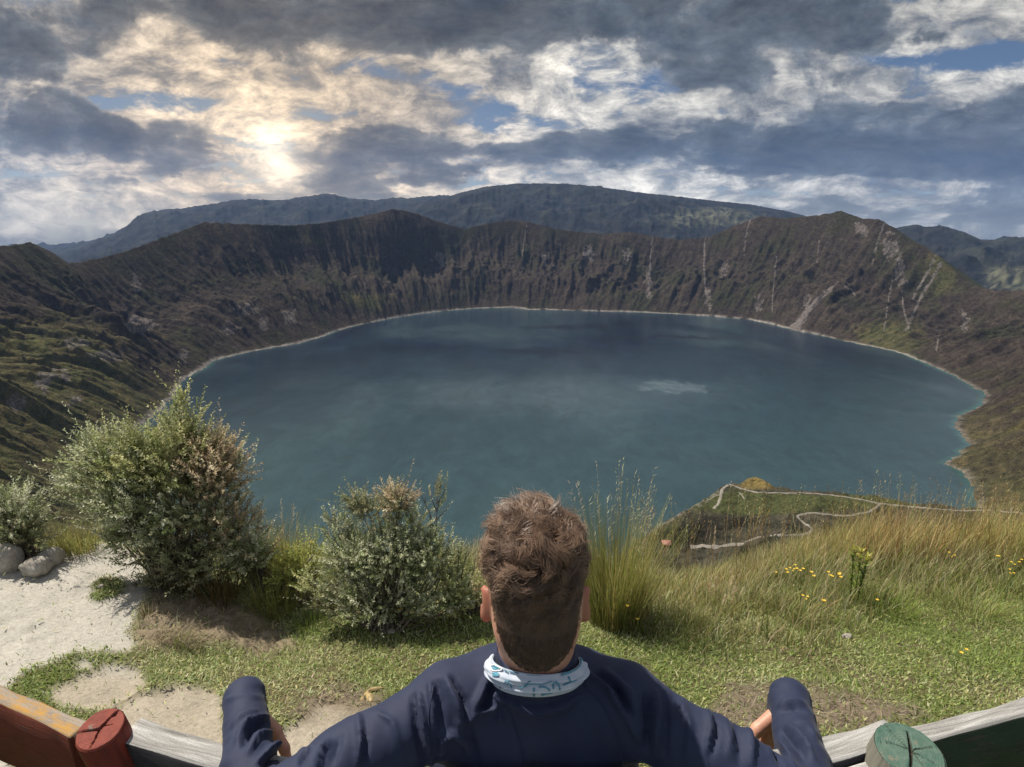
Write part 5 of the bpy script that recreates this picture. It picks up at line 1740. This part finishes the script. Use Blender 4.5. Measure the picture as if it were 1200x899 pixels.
def arm(s, S, E, W, g, cuff=0.0):
    s.capsule(S, S + (E - S) * .55, .056 + g, .050 + g, .035)
    s.capsule(S + (E - S) * .5, E, .050 + g, .041 + g, .025)
    M = E + (W - E) * .35
    s.capsule(E, M, .039 + g, .0355 + g, .02)
    s.capsule(M, W, .0355 + g, .0265 + g + cuff, .02)


def hand(W, palm_dir, side, vox=.0022):
    """a relaxed hanging hand: palm, four unequal bent fingers and a thumb; side = direction of the thumb"""
    pd = np.array(palm_dir, float); pd /= np.linalg.norm(pd)
    sd = np.array(side, float); sd -= pd * (sd @ pd); sd /= np.linalg.norm(sd)
    nm = np.cross(pd, sd) * (1 if sd[0] > 0 else -1)                       # the palm side, fingers curl this way
    lo = W - .24; hi = W + .24
    s = SDF(lo, hi, .0032)
    pt = lambda a, b, c: W + pd * a + sd * b + nm * c
    s.capsule(pt(-.004, 0, 0), pt(.015, 0, 0), .0245, .0245, .01)
    s.capsule(pt(.0, .006, 0), pt(.075, .026, 0), .021, .0155, .012)
    s.capsule(pt(.0, -.004, 0), pt(.078, .006, 0), .021, .0155, .012)
    s.capsule(pt(.0, -.008, 0), pt(.074, -.014, 0), .020, .0145, .012)
    s.capsule(pt(.0, -.012, 0), pt(.066, -.031, 0), .019, .013, .012)
    for b, L, r, a0, spread in ((.028, .072, .0094, .078, .05), (.0075, .080, .0097, .081, .01), (-.0135, .074, .0092, .077, -.03), (-.033, .058, .0082, .068, -.09)):
        p = pt(a0, b, 0)
        ang = .30
        for seg, f in enumerate((.45, .31, .24)):
            d = pd * math.cos(ang) + nm * math.sin(ang) + sd * spread
            q = p + d * L * f
            s.capsule(p, q, r * (1 - .06 * seg), r * (1 - .08 * (seg + 1)), .003)
            p = q; ang += .33
    p = pt(.012, .022, .006)
    for L, r, o, c in ((.042, .0135, .75, .25), (.034, .0105, .45, .35), (.026, .0092, .25, .45)):
        q = p + (pd * .75 + sd * o + nm * c) / np.linalg.norm(pd * .75 + sd * o + nm * c) * L
        s.capsule(p, q, r, r * .9, .005)
        p = q
    V, Q = s.mesh()
    return smooth_mesh(V, Q, 4), Q


def build_person():
    # ---- skin
    s = SDF((-.62, .60, .30), (.70, 1.16, 1.32), .0058)
    torso(s, -.012)
    for S, E, W in ((SH_L, EL_L, WR_L), (SH_R, EL_R, WR_R)):
        arm(s, S, E, W - (W - E) * .16, -.012)
    s.capsule((MX, .885, .92), (MX, .878, 1.06), .061, .058, .025)
    s.capsule((MX, .868, .97), (MX, .852, 1.06), .050, .054, .03)
    s.ell(HEAD + [0, -.030, -.040], (.064, .064, .060), .03)
    # skull, jaw, face
    s.ell(HEAD + [0, -.004, .022], (.0730, .094, .091), .02)
    s.ell(HEAD + [0, .028, -.045], (.060, .070, .075), .04)
    s.capsule(HEAD + [0, .070, -.085], HEAD + [0, .085, -.095], .022, .018, .03)
    s.capsule(HEAD + [0, .098, .012], HEAD + [0, .118, -.022], .010, .014, .012)
    s.capsule(HEAD + [-.035, .082, .022], HEAD + [.035, .082, .022], .014, .014, .02)
    s.capsule(HEAD + [-.018, .092, -.052], HEAD + [.018, .092, -.052], .008, .008, .01)
    for sx in (-1, 1):
        s.ell(HEAD + [sx * .030, .098, .004], (.014, .010, .009), .008, cut=True)
        c = HEAD + [sx * .0825, .002, -.030]
        s.ell(c, (.0080, .0195, .034), .006, rot=(R(-30) * sx, 'Z'))
        s.ell(c + [sx * .010, .006, .004], (.006, .011, .018), .004, cut=True)
        s.ell(c + [sx * .001, .004, -.026], (.0075, .010, .010), .006)
    V, Q = s.mesh()
    V = smooth_mesh(V, Q, 6)
    HV, HQ = V, Q
    Vs, Qs, n = [V], [Q], len(V)
    for W, d, sd in ((WR_L, HD_L, (1, .05, .1)), (WR_R, HD_R, (-1, .05, -.1))):
        v, q = hand(W + np.array(d) * .022, d, sd)
        Vs.append(v); Qs.append(q + n); n += len(v)
    # legs under the trousers, feet in the shoes
    V = np.concatenate(Vs); Q = np.concatenate(Qs)
    t = NT('skin')
    co = t.obj_co()
    nz = t.noise(co, 40, 5, .6); n2 = t.noise(co, 300, 3, .6)
    sk = t.ramp(nz, [(.3, (.44, .215, .145)), (.7, (.56, .31, .215))])
    p = t.pbsdf(sk, .52, t.bump(n2, .25, .001), Subsurface_Weight=.45, Subsurface_Scale=.012)
    p.inputs['Subsurface Radius'].default_value = (1.0, .30, .15)
    ears = np.clip(sst(.070, .077, np.abs(V[:, 0] - MX)) * sst(.06, .03, np.abs(V[:, 2] - HEAD[2] + .028)) * sst(.06, .03, np.abs(V[:, 1] - HEAD[1])), 0, 1)
    ef = t.attr('ear', 'Fac')
    tl = t.n('ShaderNodeBsdfTranslucent'); tl.inputs['Color'].default_value = (.85, .22, .09, 1)
    ms = t.n('ShaderNodeMixShader'); t.l(t.math('MULTIPLY', ef, .42), ms.inputs[0]); t.l(p.outputs[0], ms.inputs[1]); t.l(tl.outputs[0], ms.inputs[2])
    t.l(ms.outputs[0], t.out.inputs[0])
    body = mesh_obj('person', V, Q, t.m, attrs={'ear': ears})
    tag(body, 'person with short curly brown hair and navy top sitting, arms spread over the bench', 'person')

    # ---- shirt
    s = SDF((-.66, .58, .40), (.74, 1.18, 1.12), .0046)
    torso(s, .006)
    for S, E, W in ((SH_L, EL_L, WR_L), (SH_R, EL_R, WR_R)):
        arm(s, S, E, W, .005, .003)
    for W, d in ((WR_L, HD_L), (WR_R, HD_R)):
        d = np.array(d) / np.linalg.norm(d)
        s.capsule(W, W + d * .06, .0335, .0315, .012)
    # stand-up collar under the neck tube, hem at the hips
    s.capsule((MX, .872, .94), (MX, .868, 1.000), .070, .066, .02)
    s.halfspace_cut((MX, .86, 1.006), (0, -.15, 1), (MX - .12, .7, .97), (MX + .12, 1.05, 1.12))
    s.halfspace_cut((MX, 1.0, .455), (0, .1, -1), (MX - .25, .8, .40), (MX + .25, 1.18, .52))
    for W, d in ((WR_L, HD_L), (WR_R, HD_R)):
        d = np.array(d) / np.linalg.norm(d)
        s.halfspace_cut(W + d * .040, d, W - .10, W + .10)
    V, Q = s.mesh()
    V = smooth_mesh(V, Q, 8)
    N = vert_normals(V, Q)
    px, py, dep = project(V)
    view = np.array([0, 0, CAM_Z]) - V
    view /= np.linalg.norm(view, axis=1)[:, None]
    facing = sst(-.15, .35, (N * view).sum(1))
    disp = np.zeros(len(V))
    folds = [  # photo course, width px, height mm (+ raised, - sunk)
        ([(574, 797), (563, 815), (548, 845)], 5, 5), ([(582, 797), (574, 815), (566, 832)], 3, -4), ([(590, 803), (584, 816), (578, 828)], 3, 4), ([(548, 846), (563, 835), (582, 830), (590, 820), (582, 806)], 3.2, 5), ([(586, 836), (586, 846)], 5, 5),
        ([(517, 880), (518, 866), (530, 859), (544, 866), (551, 882)], 3.4, 5), ([(512, 800), (516, 830), (517, 852)], 4, -5), ([(523, 794), (533, 820), (539, 838), (538, 860)], 5, 5), ([(531, 797), (544, 820), (545, 845)], 3.5, -5), ([(505, 802), (509, 830), (509, 860)], 4, 4),
        ([(550, 850), (556, 875), (560, 899)], 3, -3), ([(598, 840), (612, 870), (615, 899)], 2.2, -1.5),
        ([(689, 790), (711, 803), (733, 838), (750, 868)], 4, 5), ([(698, 790), (724, 808), (742, 838)], 3, -4), ([(710, 786), (738, 812), (748, 845)], 4, 4), ([(757, 815), (760, 845), (757, 880)], 4, -6), ([(768, 812), (770, 845), (768, 885)], 4, 4), ([(720, 800), (731, 826), (736, 850)], 3, -3),
        ([(779, 815), (781, 845), (779, 885)], 4, -3), ([(593, 815), (612, 824), (632, 828), (655, 822), (676, 810)], 3.4, -4), ([(588, 818), (610, 831), (632, 835), (660, 829), (684, 814)], 3.5, 3.5),
        # left sleeve
        ([(278, 868), (290, 848), (312, 840)], 3.2, 5), ([(284, 872), (296, 854), (314, 846)], 3, -5), ([(290, 882), (302, 864), (320, 856)], 3.2, 4), ([(300, 895), (318, 877), (342, 874)], 3.4, 6), ([(308, 899), (324, 884), (346, 880)], 3, -6), ([(272, 850), (284, 838), (302, 833)], 3, 2.5),
        ([(266, 820), (285, 814), (306, 818)], 3.5, 1.6), ([(420, 838), (423, 862), (419, 899)], 3, 3.5), ([(427, 838), (430, 862), (426, 899)], 3, -3), ([(386, 868), (378, 880), (372, 899)], 3.4, 5), ([(398, 862), (394, 880), (389, 899)], 3, -3), ([(362, 872), (356, 885), (352, 899)], 3, -4),
        ([(492, 815), (497, 850), (506, 899)], 3.6, 4.5), ([(484, 815), (488, 850), (495, 899)], 3.6, -4), ([(440, 835), (460, 845), (470, 870)], 3, 2), ([(345, 882), (355, 878), (368, 874)], 3, 3.5),
        # right sleeve
        ([(830, 833), (833, 855), (826, 885)], 3, 3.5), ([(837, 835), (840, 858), (834, 885)], 3, -3), ([(912, 828), (928, 821), (945, 825)], 3, 3), ([(914, 835), (930, 828), (946, 833)], 2.6, -3), ([(924, 852), (940, 866), (956, 890)], 3, 5), ([(917, 858), (932, 873), (946, 897)], 3, -5),
        ([(914, 868), (924, 882), (932, 899)], 3, 4.5), ([(905, 874), (912, 886), (916, 899)], 3, -3.5), ([(872, 850), (880, 868), (880, 899)], 3.4, 3.5), ([(862, 850), (868, 870), (867, 899)], 3, -3), ([(893, 857), (900, 866), (902, 885)], 3, 3), ([(800, 822), (808, 850), (806, 890)], 4, 2.5), ([(932, 845), (948, 852), (958, 866)], 3, 3), ([(850, 842), (856, 862), (854, 890)], 3, 2.5)]
    jx, jy = 2.2 * fbm(px / 22, py / 22, 1, 3), 2.2 * fbm(px / 22 + 9, py / 22, 2, 3)
    for pts, w, h in folds:
        d, al = seg_dist(px + jx, py + jy, pts)
        disp += h * .0032 * np.exp(-(d / (.85 * w)) ** 2) * np.sin(np.pi * np.clip(al * .9 + .08, 0, 1)) ** .6
    disp *= facing * (dep < 1.3)
    # smaller creases everywhere, across the sleeves
    for S, E, W in ((SH_L, EL_L, WR_L), (SH_R, EL_R, WR_R)):
        for A, B in ((S, E), (E, W)):
            ab = B - A
            tt = ((V - A) @ ab) / (ab @ ab)
            rad = np.linalg.norm(V - A - np.clip(tt, 0, 1)[:, None] * ab, axis=1)
            m = sst(.085, .065, rad) * sst(-.25, .0, tt) * sst(1.2, 1.0, tt)
            disp += m * -.0032 * (ridged(tt * 5.2 + 1.5 * (V[:, 2] * 8), V[:, 0] * 5, V[:, 1] * 5, 2) - .6)
    back = sst(.16, .10, np.abs(V[:, 0] - MX))
    disp += back * .0026 * (ridged(V[:, 0] * 16 + V[:, 2] * 5, V[:, 2] * 3, V[:, 1] * 3, 3) - .6)
    disp += .0006 * fbm(V[:, 0] * 60, V[:, 1] * 60, V[:, 2] * 60, 2)
    V = smooth_mesh(V + N * disp[:, None], Q, 4)
    t = NT('navy_cloth')
    co = t.obj_co()
    wv = t.noise(co, 900, 2, .6); nz = t.noise(co, 18, 5, .6)
    c = t.ramp(nz, [(.3, (.011, .016, .042)), (.7, (.016, .023, .056))])
    p = t.pbsdf(c, .74, t.bump(wv, .22, .0008), Specular_IOR_Level=.35)
    p.inputs['Sheen Weight'].default_value = .06; p.inputs['Sheen Roughness'].default_value = .4
    mesh_obj('navy_top', V, Q, t.m, body)
    # raglan seams
    mb = MB()
    from mathutils.bvhtree import BVHTree
    bvh = BVHTree.FromPolygons([tuple(v) for v in V], [tuple(q) for q in Q])

    def on_cloth(x, y, lift=.0004):
        h = bvh.ray_cast(Vector((0, 0, CAM_Z)), Vector(ray(x, y)).normalized())
        return None if h[0] is None else np.array(h[0] - Vector(ray(x, y)).normalized() * lift)
    for pts in ([(584, 800), (596, 830), (606, 862), (616, 898)], [(682, 800), (706, 826), (722, 856), (730, 898)], [(508, 803), (502, 840), (505, 898)]):
        q = np.array(pts, float)
        k = np.linspace(0, len(q) - 1, 40)
        P = [on_cloth(np.interp(i, range(len(q)), q[:, 0]), np.interp(i, range(len(q)), q[:, 1])) for i in k]
        P = np.array([p_ for p_ in P if p_ is not None])
        if len(P) > 4:
            mb = MB(); mb.tube(P, .0013, 5); mb.build('seam', t.m, body, use_col=False)

    # ---- trousers and shoes
    s = SDF((-.30, .82, -.55), (.40, 2.0, .66), .0085)
    s.ell((MX, 1.02, .49), (.18, .135, .095), .03)
    knees, ankles = [], []
    for sx in (-1, 1):
        hip = np.array([MX + sx * .088, 1.05, .475]); kn = np.array([MX + sx * .085, 1.43, .40]); an = np.array([MX + sx * .080, 1.60, ground_h(MX + sx * .08, 1.60) + .10])
        knees.append(kn); ankles.append(an)
        s.capsule(hip, kn, .082, .062, .03)
        s.capsule(kn, an, .058, .045, .02)
    V, Q = s.mesh()
    V = smooth_mesh(V, Q, 6)
    t = NT('grey_trousers'); nz = t.noise(t.obj_co(), 30, 5, .6)
    t.pbsdf(t.ramp(nz, [(.3, (.030, .031, .034)), (.7, (.050, .051, .055))]), .8)
    mesh_obj('trousers', V, Q, t.m, body)
    t = NT('shoe_leather'); nz = t.noise(t.obj_co(), 60, 4, .6)
    t.pbsdf(t.ramp(nz, [(.3, (.05, .04, .035)), (.7, (.09, .075, .06))]), .6)
    for an in ankles:
        g = float(ground_h(an[0], an[1] + .06))
        s = SDF(an + [-.09, -.14, -.20], an + [.09, .26, .10], .007)
        s.capsule(an + [0, .01, -.02], an + [0, 0, .035], .047, .048, .02)
        s.capsule((an[0], an[1] - .03, g + .042), (an[0], an[1] + .15, g + .030), .042, .036, .03)
        V, Q = s.mesh()
        V = smooth_mesh(V, Q, 4)
        V[:, 2] = np.maximum(V[:, 2], ground_h(V[:, 0], V[:, 1]) - .004)
        mesh_obj('shoe', V, Q, t.m, body)
    t = NT('eye_white'); t.pbsdf((.75, .73, .70), .2)
    for sx in (-1, 1):
        mb = MB()
        c = HEAD + [sx * .030, .083, .004]
        u, v = np.meshgrid(np.linspace(0, 2 * np.pi, 16, endpoint=False), np.linspace(-np.pi / 2, np.pi / 2, 9))
        P = np.stack([np.cos(v) * np.cos(u), np.cos(v) * np.sin(u), np.sin(v)], -1).reshape(-1, 3) * .0118 + c
        mb.add(P, grid_faces(9, 16, wrap=True), None, (1, 1, 1))
        mb.build('eye', t.m, body, use_col=False)
    build_hair(body, HV, HQ)
    build_gaiter(body)
    return body


def hair_zone(P):
    """how far inside the hairline (metres, positive inside)"""
    rel = P - HEAD
    x, y, z = rel[:, 0], rel[:, 1], rel[:, 2]
    nape = -.094 + 7.0 * x ** 2 + 2200 * x ** 4             # lowest at the middle of the neck
    side = lerp(nape, -.020 + 0 * x, sst(-.045, -.012, y))
    front = lerp(side, .064 + 0 * x, sst(.015, .078, y))
    a = z - front
    ear = np.minimum(.054 - np.abs(x), 0) * 0 + np.where((np.abs(x) > .062) & (y > -.020) & (y < .03) & (z < .004), -1.0, 1.0)
    return np.minimum(a, ear)


def build_hair(body, HV, HQ):
    rng = np.random.default_rng(42)
    HN = vert_normals(HV, HQ)
    zone = hair_zone(HV)
    sel = (zone[HQ] > 0).all(1) & (HV[HQ][:, :, 2].min(1) > HEAD[2] - .12) & (np.abs(HV[HQ][:, :, 0] - HEAD[0]).max(1) < .095)
    F = HQ[sel]
    q = HV[F]
    area = np.linalg.norm(np.cross(q[:, 2] - q[:, 0], q[:, 3] - q[:, 1]), axis=1)
    w = area * (1 + 1.1 * sst(-.09, -.05, HEAD[2] - q[:, :, 2].mean(1)) * 0)
    n = 46000
    fi = rng.choice(len(F), n, p=w / w.sum())
    u, v = rng.random(n)[:, None], rng.random(n)[:, None]
    bil = lambda A: (A[:, 0] * (1 - u) + A[:, 1] * u) * (1 - v) + (A[:, 3] * (1 - u) + A[:, 2] * u) * v
    P = bil(HV[F[fi]]); N = bil(HN[F[fi]])
    N /= np.linalg.norm(N, axis=1)[:, None]
    rel = P - HEAD
    z = rel[:, 2] + .30 * np.maximum(rel[:, 1], 0)
    top = sst(.010, .085, z)
    midl = sst(-.050, .030, z)
    L = (.0052 + .0050 * midl + .021 * top) * rng.uniform(.7, 1.2, n)
    tuft = np.exp(-((rel[:, 0] + .006) / .034) ** 2) * sst(-.05, .0, rel[:, 1]) * sst(.075, .105, rel[:, 2])
    L = L * (1 + .55 * tuft)
    wh = np.array([-.004, -.090, .022])
    away = rel - wh
    away -= N * (away * N).sum(1)[:, None]
    away /= np.linalg.norm(away, axis=1)[:, None] + 1e-6
    tang = np.cross(N, away)
    dn = np.array([0, 0, -1.0])
    lowd = dn - N * (N @ dn)[:, None]
    lowd /= np.linalg.norm(lowd, axis=1)[:, None] + 1e-6
    side_in = np.zeros_like(rel); side_in[:, 0] = -np.sign(rel[:, 0])
    low = sst(.010, -.035, rel[:, 2])[:, None]
    flow = (away + .55 * tang) * (1 - low) + (lowd + .35 * side_in) * low
    flow -= N * (flow * N).sum(1)[:, None]
    flow /= np.linalg.norm(flow, axis=1)[:, None] + 1e-6
    # locks: neighbouring strands share a curl
    cell = .0100
    wq = np.stack([fbm(rel[:, 0] * 60, rel[:, 1] * 60, rel[:, 2] * 60 + k * 9, 2) for k in range(3)], -1)
    key = np.floor(rel / cell + .7 * wq).astype(int)
    hsh = (key[:, 0] * 73856093) ^ (key[:, 1] * 19349663) ^ (key[:, 2] * 83492791)
    lr = np.stack([((hsh * (k * 2654435 + 40503)) % 10007) / 10007.0 for k in range(1, 6)], -1)
    segs = 8
    t = np.linspace(0, 1, segs)
    lift = np.where(rel[:, 2] < -.02, .30, lerp(.08, .50, top)) * (.6 + .8 * lr[:, 0])
    turn = (lr[:, 1] - .5) * 2.8 * (.25 + .75 * midl)
    f2 = flow * np.cos(turn)[:, None] + np.cross(N, flow) * np.sin(turn)[:, None]
    f2 /= np.linalg.norm(f2, axis=1)[:, None]
    bn = np.cross(N, f2)
    curlA = ((.0006 + .0068 * top + .0008 * midl) * (.5 + lr[:, 2]))[:, None]
    phase = lr[:, 3] * 6.283
    freq = 3.6 + 4.5 * lr[:, 4]
    jit = rng.normal(size=(n, 3)) * .11
    V = []
    for k in range(segs):
        u_ = t[k]
        out = N * (lift * np.sin(np.minimum(u_ * 2.1, 1.9)))[:, None] + f2 * (u_ * (1.0 - .3 * lift) + .35 * u_ * u_ * lift)[:, None]
        p = P + (out + jit * u_) * L[:, None]
        a = phase + freq * u_
        p = p + (bn * (np.sin(a) - np.sin(phase))[:, None] + N * np.abs(np.cos(a) - np.cos(phase))[:, None] * .5) * curlA * u_ ** .8
        V.append(p)
    C = np.stack(V, 1)
    tan = np.gradient(C, axis=1); tan /= np.linalg.norm(tan, axis=2, keepdims=True) + 1e-9
    a1 = np.cross(tan, N[:, None]); a1 /= np.linalg.norm(a1, axis=2, keepdims=True) + 1e-9
    a2 = np.cross(tan, a1)
    r = np.linspace(1, .3, segs)[None, :, None] * (.00022 + .00016 * rng.random(n) + .00026 * top)[:, None, None]
    rings = [C + (a1 * math.cos(w_) + a2 * math.sin(w_)) * r for w_ in (0, 2.094, 4.189)]
    VV = np.stack(rings, 2).reshape(-1, 3)
    base = np.arange(n)[:, None, None] * segs * 3
    qd = []
    for k in range(segs - 1):
        for s_ in range(3):
            qd.append([k * 3 + s_, k * 3 + (s_ + 1) % 3, (k + 1) * 3 + (s_ + 1) % 3, (k + 1) * 3 + s_])
    Q = (base + np.array(qd)[None]).reshape(-1, 4)
    c0 = np.array([.050, .030, .020]); c1 = np.array([.27, .172, .112])
    mixv = np.clip(.18 * rng.random(n) + .95 * lr[:, 0] ** 2 * (.25 + .75 * midl) + .10 * midl, 0, 1)
    hc = c0 + (c1 - c0) * mixv[:, None]
    hc = hc[:, None, :] * (.55 + (.45 + .55 * top[:, None, None]) * t[None, :, None])  # tips brightened, most on top: sunlit glints painted into the strands
    hc = np.repeat(hc[:, :, None], 3, axis=2).reshape(-1, 3)
    m = NT('hair_strands')
    c = m.attr('Col')
    m.pbsdf(c, .34, Specular_IOR_Level=.6)
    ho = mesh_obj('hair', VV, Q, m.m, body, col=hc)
    # the dark roots close to the scalp
    m = NT('hair_roots')
    nz = m.noise(m.obj_co(), 700, 3, .7)
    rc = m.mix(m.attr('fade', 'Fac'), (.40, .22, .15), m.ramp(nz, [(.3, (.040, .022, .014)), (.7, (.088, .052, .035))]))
    m.pbsdf(rc, .7)
    used = np.unique(F)
    mp = np.full(len(HV), -1); mp[used] = np.arange(len(used))
    fade = sst(0, .012, zone[used]) * (.0012 + .0045 * sst(.01, .085, HV[used][:, 2] - HEAD[2]))
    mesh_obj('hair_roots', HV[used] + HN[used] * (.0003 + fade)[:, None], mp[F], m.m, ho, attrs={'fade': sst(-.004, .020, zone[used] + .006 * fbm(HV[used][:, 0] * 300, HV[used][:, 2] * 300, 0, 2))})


def build_gaiter(body):
    nu, nv = 160, 34
    C = np.array([MX, .868, 0])
    th = np.linspace(0, 2 * np.pi, nu, endpoint=False)       # 0 = +x, -pi/2 = towards the viewer
    V = np.zeros((nv, nu, 3))
    for i, h in enumerate(np.linspace(0, 1, nv)):
        # h = 0 top edge, 1 lower edge
        back = .5 - .5 * np.sin(th)                         # 1 at the back of the neck
        ztop = .955 + .054 * back - .004 * np.cos(th) * back
        zbot = .919 + .051 * back
        z = lerp(ztop, zbot, h)
        r = .0690 + .012 * math.sin(math.pi * min(1, h * 1.1 + .05)) + .004 * h
        f = .0022 * np.sin(h * 16 + 2.2 * np.sin(th * 1.0 + .6) + 1.2 * np.sin(3 * th)) + .0014 * np.sin(h * 30 - 3 * np.sin(th + .3))
        rr = r + f * sst(0, .15, h) * sst(1, .85, h)
        V[i, :, 0] = C[0] + rr * 1.04 * np.cos(th); V[i, :, 1] = C[1] + rr * .98 * np.sin(th); V[i, :, 2] = z
    inner = V[::-1] * 1.0
    cc = np.array([C[0], C[1], 0])
    inner = inner - cc; inner[..., :2] *= .972; inner = inner + cc
    full = np.concatenate([V, inner], 0)
    t = NT('neck_tube_cloth')
    co = t.obj_co(); nz = t.noise(co, 45, 5, .6); wv = t.noise(co, 900, 2, .5)
    c = t.ramp(nz, [(.3, (.34, .39, .47)), (.7, (.46, .50, .56))])
    t.pbsdf(c, .8, t.bump(wv, .2, .0006))
    g = mesh_obj('neck_gaiter', full.reshape(-1, 3), grid_faces(2 * nv, nu, wrap=True)[:, ::-1], t.m, body)
    # printed marks: course in the photo, laid on the cloth
    px, py, _ = project(V)
    fa = V[:, :, 1] < C[1] + .01
    flat = V.reshape(-1, 3); fpx = np.where(fa, px, 1e6).ravel(); fpy = py.ravel()
    ctr = np.array([C[0], C[1]])

    def on(x, y, lift=.0007):
        d = np.hypot(fpx - x, fpy - y)
        i = np.argpartition(d, 4)[:4]
        w = 1 / (d[i] + .3); w /= w.sum()
        p = (flat[i] * w[:, None]).sum(0)
        o = p[:2] - ctr; o /= np.linalg.norm(o)
        return p + np.array([o[0], o[1], .3]) * (lift + .0008)
    K = lambda pts: [(565 + a * .10833, 755 + b * .10833) for a, b in pts]
    strokes = [(K([(928, 345), (940, 375), (952, 402)]), .0011), (K([(872, 442), (940, 415), (1012, 385)]), .0010), (K([(765, 475), (768, 420), (795, 398), (825, 425), (842, 485)]), .0011), (K([(615, 462), (675, 455), (728, 478), (732, 508), (700, 530), (640, 548)]), .0010),
               (K([(565, 470), (566, 515), (564, 555)]), .0012), (K([(400, 460), (420, 475), (445, 455), (480, 432), (560, 424), (640, 428), (700, 410), (760, 395)]), .0007), (K([(250, 425), (258, 392), (285, 388), (296, 415), (270, 432)]), .0007), (K([(308, 415), (325, 475)]), .0007),
               (K([(850, 335), (900, 290), (960, 250), (1020, 200), (1050, 165), (1082, 135)]), .0009), (K([(870, 300), (910, 275), (950, 260)]), .0014), (K([(1030, 140), (1050, 170), (1075, 165)]), .0007),
               (K([(300, 290), (330, 275), (350, 300), (375, 290), (400, 315)]), .0006), (K([(250, 275), (275, 290), (290, 310)]), .0006), (K([(470, 460), (490, 430), (500, 400), (530, 395)]), .0006), (K([(640, 535), (720, 535), (800, 505)]), .0006)]
    mb = MB()
    for pts, w in strokes:
        q = np.array(pts); k = np.linspace(0, len(q) - 1, max(10, 5 * len(q)))
        P = np.array([on(np.interp(i, range(len(q)), q[:, 0]), np.interp(i, range(len(q)), q[:, 1])) for i in k])
        for _ in range(2): P[1:-1] = (P[:-2] + 2 * P[1:-1] + P[2:]) / 4
        mb.tube(P, w * 1.3, 5)

    def patch(mbx, cx, cy, ax, ay, lift):
        n = 20
        c = on(cx, cy, lift)
        ring = [on(cx + ax * math.cos(a), cy + ay * math.sin(a), lift) for a in np.linspace(0, 2 * np.pi, n, endpoint=False)]
        mid = [on(cx + .5 * ax * math.cos(a), cy + .5 * ay * math.sin(a), lift) for a in np.linspace(0, 2 * np.pi, n, endpoint=False)]
        v = np.array([c] + mid + ring)
        T = [(0, 1 + k, 1 + (k + 1) % n) for k in range(n)]
        Qd = [(1 + k, 1 + n + k, 1 + n + (k + 1) % n, 1 + (k + 1) % n) for k in range(n)]
        mbx.add(v, Qd, T)
    patch(mb, 582.5, 782.5, 5.0, 2.4, .0010); patch(mb, 581, 790, 5.2, 2.6, .0010); patch(mb, 626, 786.8, 9, 2.2, .0010)
    t = NT('teal_print'); nz = t.noise(t.obj_co(), 260, 4, .6)
    t.pbsdf(t.ramp(nz, [(.3, (.045, .17, .25)), (.7, (.10, .30, .40))]), .8)
    mb.build('print', t.m, g, use_col=False)
    mw = MB()
    for (cx, cy, ax, ay) in ((582.5, 782.5, 7.4, 3.8),):
        P = np.array([on(cx + ax * math.cos(a), cy + ay * math.sin(a), .0009) for a in np.linspace(0, 2 * np.pi, 30)])
        mw.tube(P, .0011, 5, cap=False)
    t = NT('white_print'); t.pbsdf((.85, .86, .88), .8)
    mw.build('print_ring', t.m, g, use_col=False)


# ------------------------------------------------------------------ assemble
def finish():
    cam = bpy.data.cameras.new('camera')
    cam.sensor_width = 36
    cam.lens = 36 * F
    cam.clip_start = 0.05
    cam.clip_end = 100000
    co = bpy.data.objects.new('camera', cam)
    co.location = (0, 0, CAM_Z)
    co.rotation_euler = (math.pi / 2 - PITCH, 0, 0)
    COL.objects.link(co)
    scene.camera = co
    sd = bpy.data.lights.new('sun', 'SUN')
    sd.energy = 5.0
    sd.angle = R(0.6)
    sd.color = (1.0, .93, .82)
    so = bpy.data.objects.new('sun', sd)
    so.rotation_euler = SUN_DIR.to_track_quat('Z', 'Y').to_euler()
    so.location = (0, 0, 30)
    COL.objects.link(so)
    vs = scene.view_settings
    vs.view_transform = 'Standard'; vs.look = 'None'; vs.gamma = 1; vs.exposure = 0.45; vs.use_curve_mapping = False
    scene.cycles.max_bounces = 6
    scene.cycles.transparent_max_bounces = 6
    scene.cycles.volume_bounces = 0
    scene.cycles.use_denoising = True


def build_haze():
    b = MB()
    x, y0, y1, z0, z1 = 14500, -14000, 15000, -700, 1500
    V = [(-x, y0, z0), (x, y0, z0), (x, y1, z0), (-x, y1, z0), (-x, y0, z1), (x, y0, z1), (x, y1, z1), (-x, y1, z1)]
    b.add(V, Q=[(0, 3, 2, 1), (4, 5, 6, 7), (0, 1, 5, 4), (1, 2, 6, 5), (2, 3, 7, 6), (3, 0, 4, 7)])
    t = NT('haze_air')
    v = t.n('ShaderNodeVolumePrincipled')
    v.inputs['Color'].default_value = (.30, .52, 1.0, 1)
    v.inputs['Density'].default_value = HAZE
    v.inputs['Anisotropy'].default_value = 0.0
    t.l(v.outputs[0], t.out.inputs['Volume'])
    o = b.build('haze', t.m, smooth=False, use_col=False)
    tag(o, kind='stuff')


HAZE = 2.3e-5
build_world()
build_crater()
build_hills()
build_spur()
build_ground()
build_grass()
build_tussocks()
build_flowers()
build_leaf_litter()
build_stones()
build_bushes()
build_hut()
build_bench()
build_person()
build_haze()
finish()
